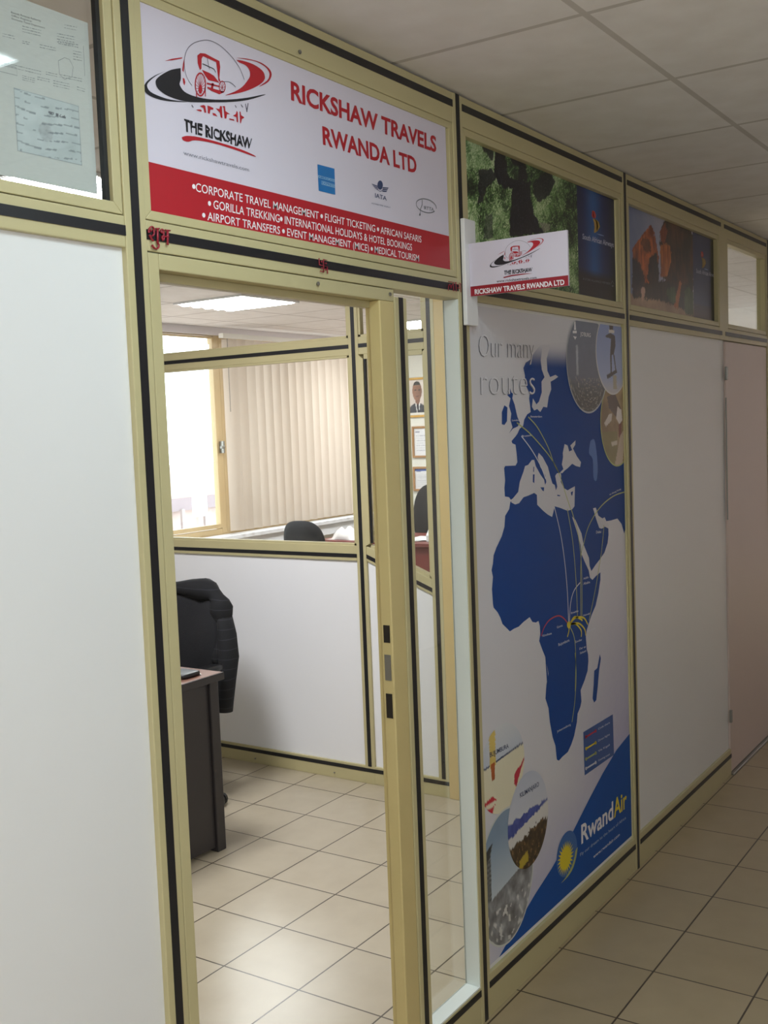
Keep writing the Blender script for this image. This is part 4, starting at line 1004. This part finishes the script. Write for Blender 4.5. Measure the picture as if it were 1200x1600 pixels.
bxo = empty('printer', (7.56, 4.52, .745)); tag(bxo, 'small white box-shaped printer on the reddish brown desk, under the framed certificates', 'printer')
MB().prism([(7.46,4.43,.7455),(7.66,4.43,.7455),(7.66,4.43,.87),(7.52,4.43,.87),(7.46,4.43,.80)], (0,.145,0)).build('body', WHITE, bxo, .006)
bx('paper_slot', BLACK_PL, bxo, 7.56, 7.64, 4.45, 4.555, .8695, .8712)
def papers(label, x, y, z, n, seed, spread):
    r_ = random.Random(seed)
    for i in range(n):
        a = r_.uniform(-.5,.5); w, h = .148, .105; cx, cy = x+r_.uniform(-spread,spread), y+r_.uniform(-spread,spread)
        P = [(cx+u*w*math.cos(a)-v*h*math.sin(a), cy+u*w*math.sin(a)+v*h*math.cos(a), z+i*.004) for u,v in ((-1,-1),(1,-1),(1,1),(-1,1))]
        MBo = MB().prism(P, (0,0,.003)).build('paper_sheet', WHITE)
        tag(MBo, label, 'paper', 'loose papers on the inner office desk')
papers('loose white paper on the reddish brown desk in the inner office', 7.62, 4.72, .7455, 3, 1, .03)
bag = MB(); N = 14; vs = []
for i in range(N+1):
    for k in range(N+1):
        u, v = i/N*2-1, k/N*2-1
        hgt = max(0, 1-(u*u+v*v))**.5*(.085+.05*noise.noise(Vector((u*3,v*3,2)))+.03*noise.noise(Vector((u*7,v*7,5))))
        vs.append((7.55+.13*u, 5.40+.15*v, .747+max(0,hgt)))
bag.add(vs, [(i*(N+1)+k,i*(N+1)+k+1,(i+1)*(N+1)+k+1,(i+1)*(N+1)+k) for i in range(N) for k in range(N)])
bo = bag.build('plastic_bag', mat('bag_white',(214,210,208),.5), smooth=True); sd = bo.modifiers.new('s','SOLIDIFY'); sd.thickness = .002
tag(bo, 'crumpled white plastic bag on the left end of the reddish brown desk', 'bag')

# vertical blinds
vb = empty('vertical_blind', (7.95, 6.02, 2.5)); tag(vb, 'beige fabric vertical blinds hanging before the office window', 'blind')
bx('headrail', mat('headrail',(214,208,198),.5), vb, 6.74, 9.14, 6.0, 6.05, 2.462, 2.499, .002)
rb = random.Random(11); nsl = 21
for i in range(nsl):
    xc = 6.83+i*.111; ang = math.radians(33+rb.uniform(-11,9)); ln = .127
    if i == 6 : ang = math.radians(40)
    vs = []; K = 6
    for k in range(K+1):
        s = k/K-.5; bow = .015*(1-4*s*s)
        lx = s*ln*math.cos(ang)+bow*math.sin(ang); lyy = -s*ln*math.sin(ang)+bow*math.cos(ang)
        for z in (2.455, 1.7, .872): vs.append((xc+lx, 6.022+lyy, z))
    fs = [(k*3+j, (k+1)*3+j, (k+1)*3+j+1, k*3+j+1) for k in range(K) for j in range(2)]
    MB().add(vs, fs).build('slat', BLIND, vb, smooth=True)
cc = MB()
for i in range(46):
    z = 2.45-i*.013; superell(cc, (6.775, 5.99, z), .0045, .0045, .005, 1, 1, 6, 4)
cc.build('bead_chain', mat('chain_grey',(96,90,84),.4), vb)
tag(MB().tube([(9.06,5.985,2.45),(9.06,5.98,1.6),(8.96,5.98,.93)], .004, 6).build('blind_cord', mat('cord_white',(240,240,238),.5)), 'white pull cord at the right end of the blinds', 'cord')

# sheets taped to the window
tag(MB().poly([(6.515,YB+.028,1.005),(6.70,YB+.028,1.005),(6.70,YB+.028,1.178),(6.515,YB+.028,1.178)]).build('window_notice', PAPER), 'square white paper taped on the bare left office window', 'paper')
tag(MB().poly([(7.03,YB+.028,.99),(7.14,YB+.028,.99),(7.14,YB+.028,1.19),(7.03,YB+.028,1.19)]).build('window_notice', PAPER), 'white paper taped on the window beside the left edge of the blinds', 'paper')

# framed pictures on the far wall
def picture(label, y0, y1, z0, z1, fn, m_frame, fw=.022):
    t = empty('picture_frame', (XR-.01, (y0+y1)/2, z0)); tag(t, label, 'picture')
    f = MB(); xa, xb_ = XR-.022, XR-.001
    f.box(xa,xb_,y0,y0+fw,z0,z1).box(xa,xb_,y1-fw,y1,z0,z1).box(xa,xb_,y0+fw,y1-fw,z0,z0+fw).box(xa,xb_,y0+fw,y1-fw,z1-fw,z1)
    f.build('frame', m_frame, t, .003)
    nx, nz = 40, 50; vs = []; cols = []
    for j_ in range(nz+1):
        for i in range(nx+1):
            u = i/nx; v = j_/nz; vs.append((XR-.010, y1-fw-(y1-y0-2*fw)*u, z0+fw+(z1-z0-2*fw)*v)); cols.append(fn(u,v))
    ink_object('print', vs, [(j_*(nx+1)+i, j_*(nx+1)+i+1, (j_+1)*(nx+1)+i+1, (j_+1)*(nx+1)+i) for j_ in range(nz) for i in range(nx)], cols, t)
def portrait(u, v):
    c = mixc((196,180,172),(222,208,200), v)
    if ((u-.5)/.52)**2+((v+.12)/.46)**2 < 1: c = (42,42,52)
    if inpoly(u,v,[(.40,.36),(.62,.36),(.55,.02),(.48,.02)]): c = (226,222,220)
    if inpoly(u,v,[(.47,.31),(.56,.31),(.57,.05),(.48,.05)]): c = (34,32,44)
    if ((u-.51)/.10)**2+((v-.42)/.12)**2 < 1: c = (128,86,66)
    if ((u-.5)/.205)**2+((v-.68)/.28)**2 < 1:
        c = mixc((156,108,84),(112,74,58), (u-.3)*2.0)
        if v > .84: c = (40,32,30)
        for ex in (.42,.59):
            if ((u-ex)/.045)**2+((v-.71)/.018)**2 < 1: c = (44,32,30)
        if abs(u-.505) < .06 and abs(v-.53) < .013: c = (98,56,48)
        if abs(u-.505) < .028 and .58 < v < .66: c = (122,80,60)
    if v < .07: c = (222,216,208)
    return c
def cert(seed, band=None):
    def fn(u, v):
        c = (222,218,222)
        if .1 < u < .9 and .12 < v < .75 and math.sin(v*70+seed) > .55 and noise.noise(Vector((u*24,round(v*11),seed))) > -.1: c = (176,174,184)
        if .05 < u < .3 and .84 < v < .9: c = (120,120,140)
        if ((u-.72)/.08)**2+((v-.14)/.06)**2 < 1: c = (196,166,92)
        if band and v > .88: c = band
        return c
    return fn
picture('gilt-framed portrait photograph of a person in dark suit, topmost on the far wall', 5.585, 5.895, 1.770, 2.165, portrait, GOLD)
picture('wood-framed certificate with a gold seal, below the portrait on the far wall', 5.54, 5.815, 1.365, 1.680, cert(1), mat('wood_frame',(166,122,78),.4))
picture('lowest framed certificate with a blue heading on the far wall, above the chair', 5.53, 5.82, 1.030, 1.275, cert(4,(66,90,160)), MATS['wood_frame'])

# ================================================================== OUTSIDE
bd = empty('building', (9, 13, 0)); tag(bd, 'sunlit pale building across the street seen through the left office window', 'building')
bx('facade', mat('pale_brick',(196,176,170),.8, noise_amt=.15, noise_scale=3), bd, 0, 24, 13, 14, -3, 1.15)
bx('parapet', mat('parapet_grey',(140,126,130),.8), bd, 0, 24, 12.85, 13, .42, .62)
for i in range(16): bx('railing_post', mat('railing',(160,148,146),.6), bd, 8.2+i*.55, 8.26+i*.55, 12.8, 12.85, -.4, .45)
struct(bx('ground', mat('paving',(200,190,180),.9), None, -10, 30, YB+.3, 30, -3.1, -3))
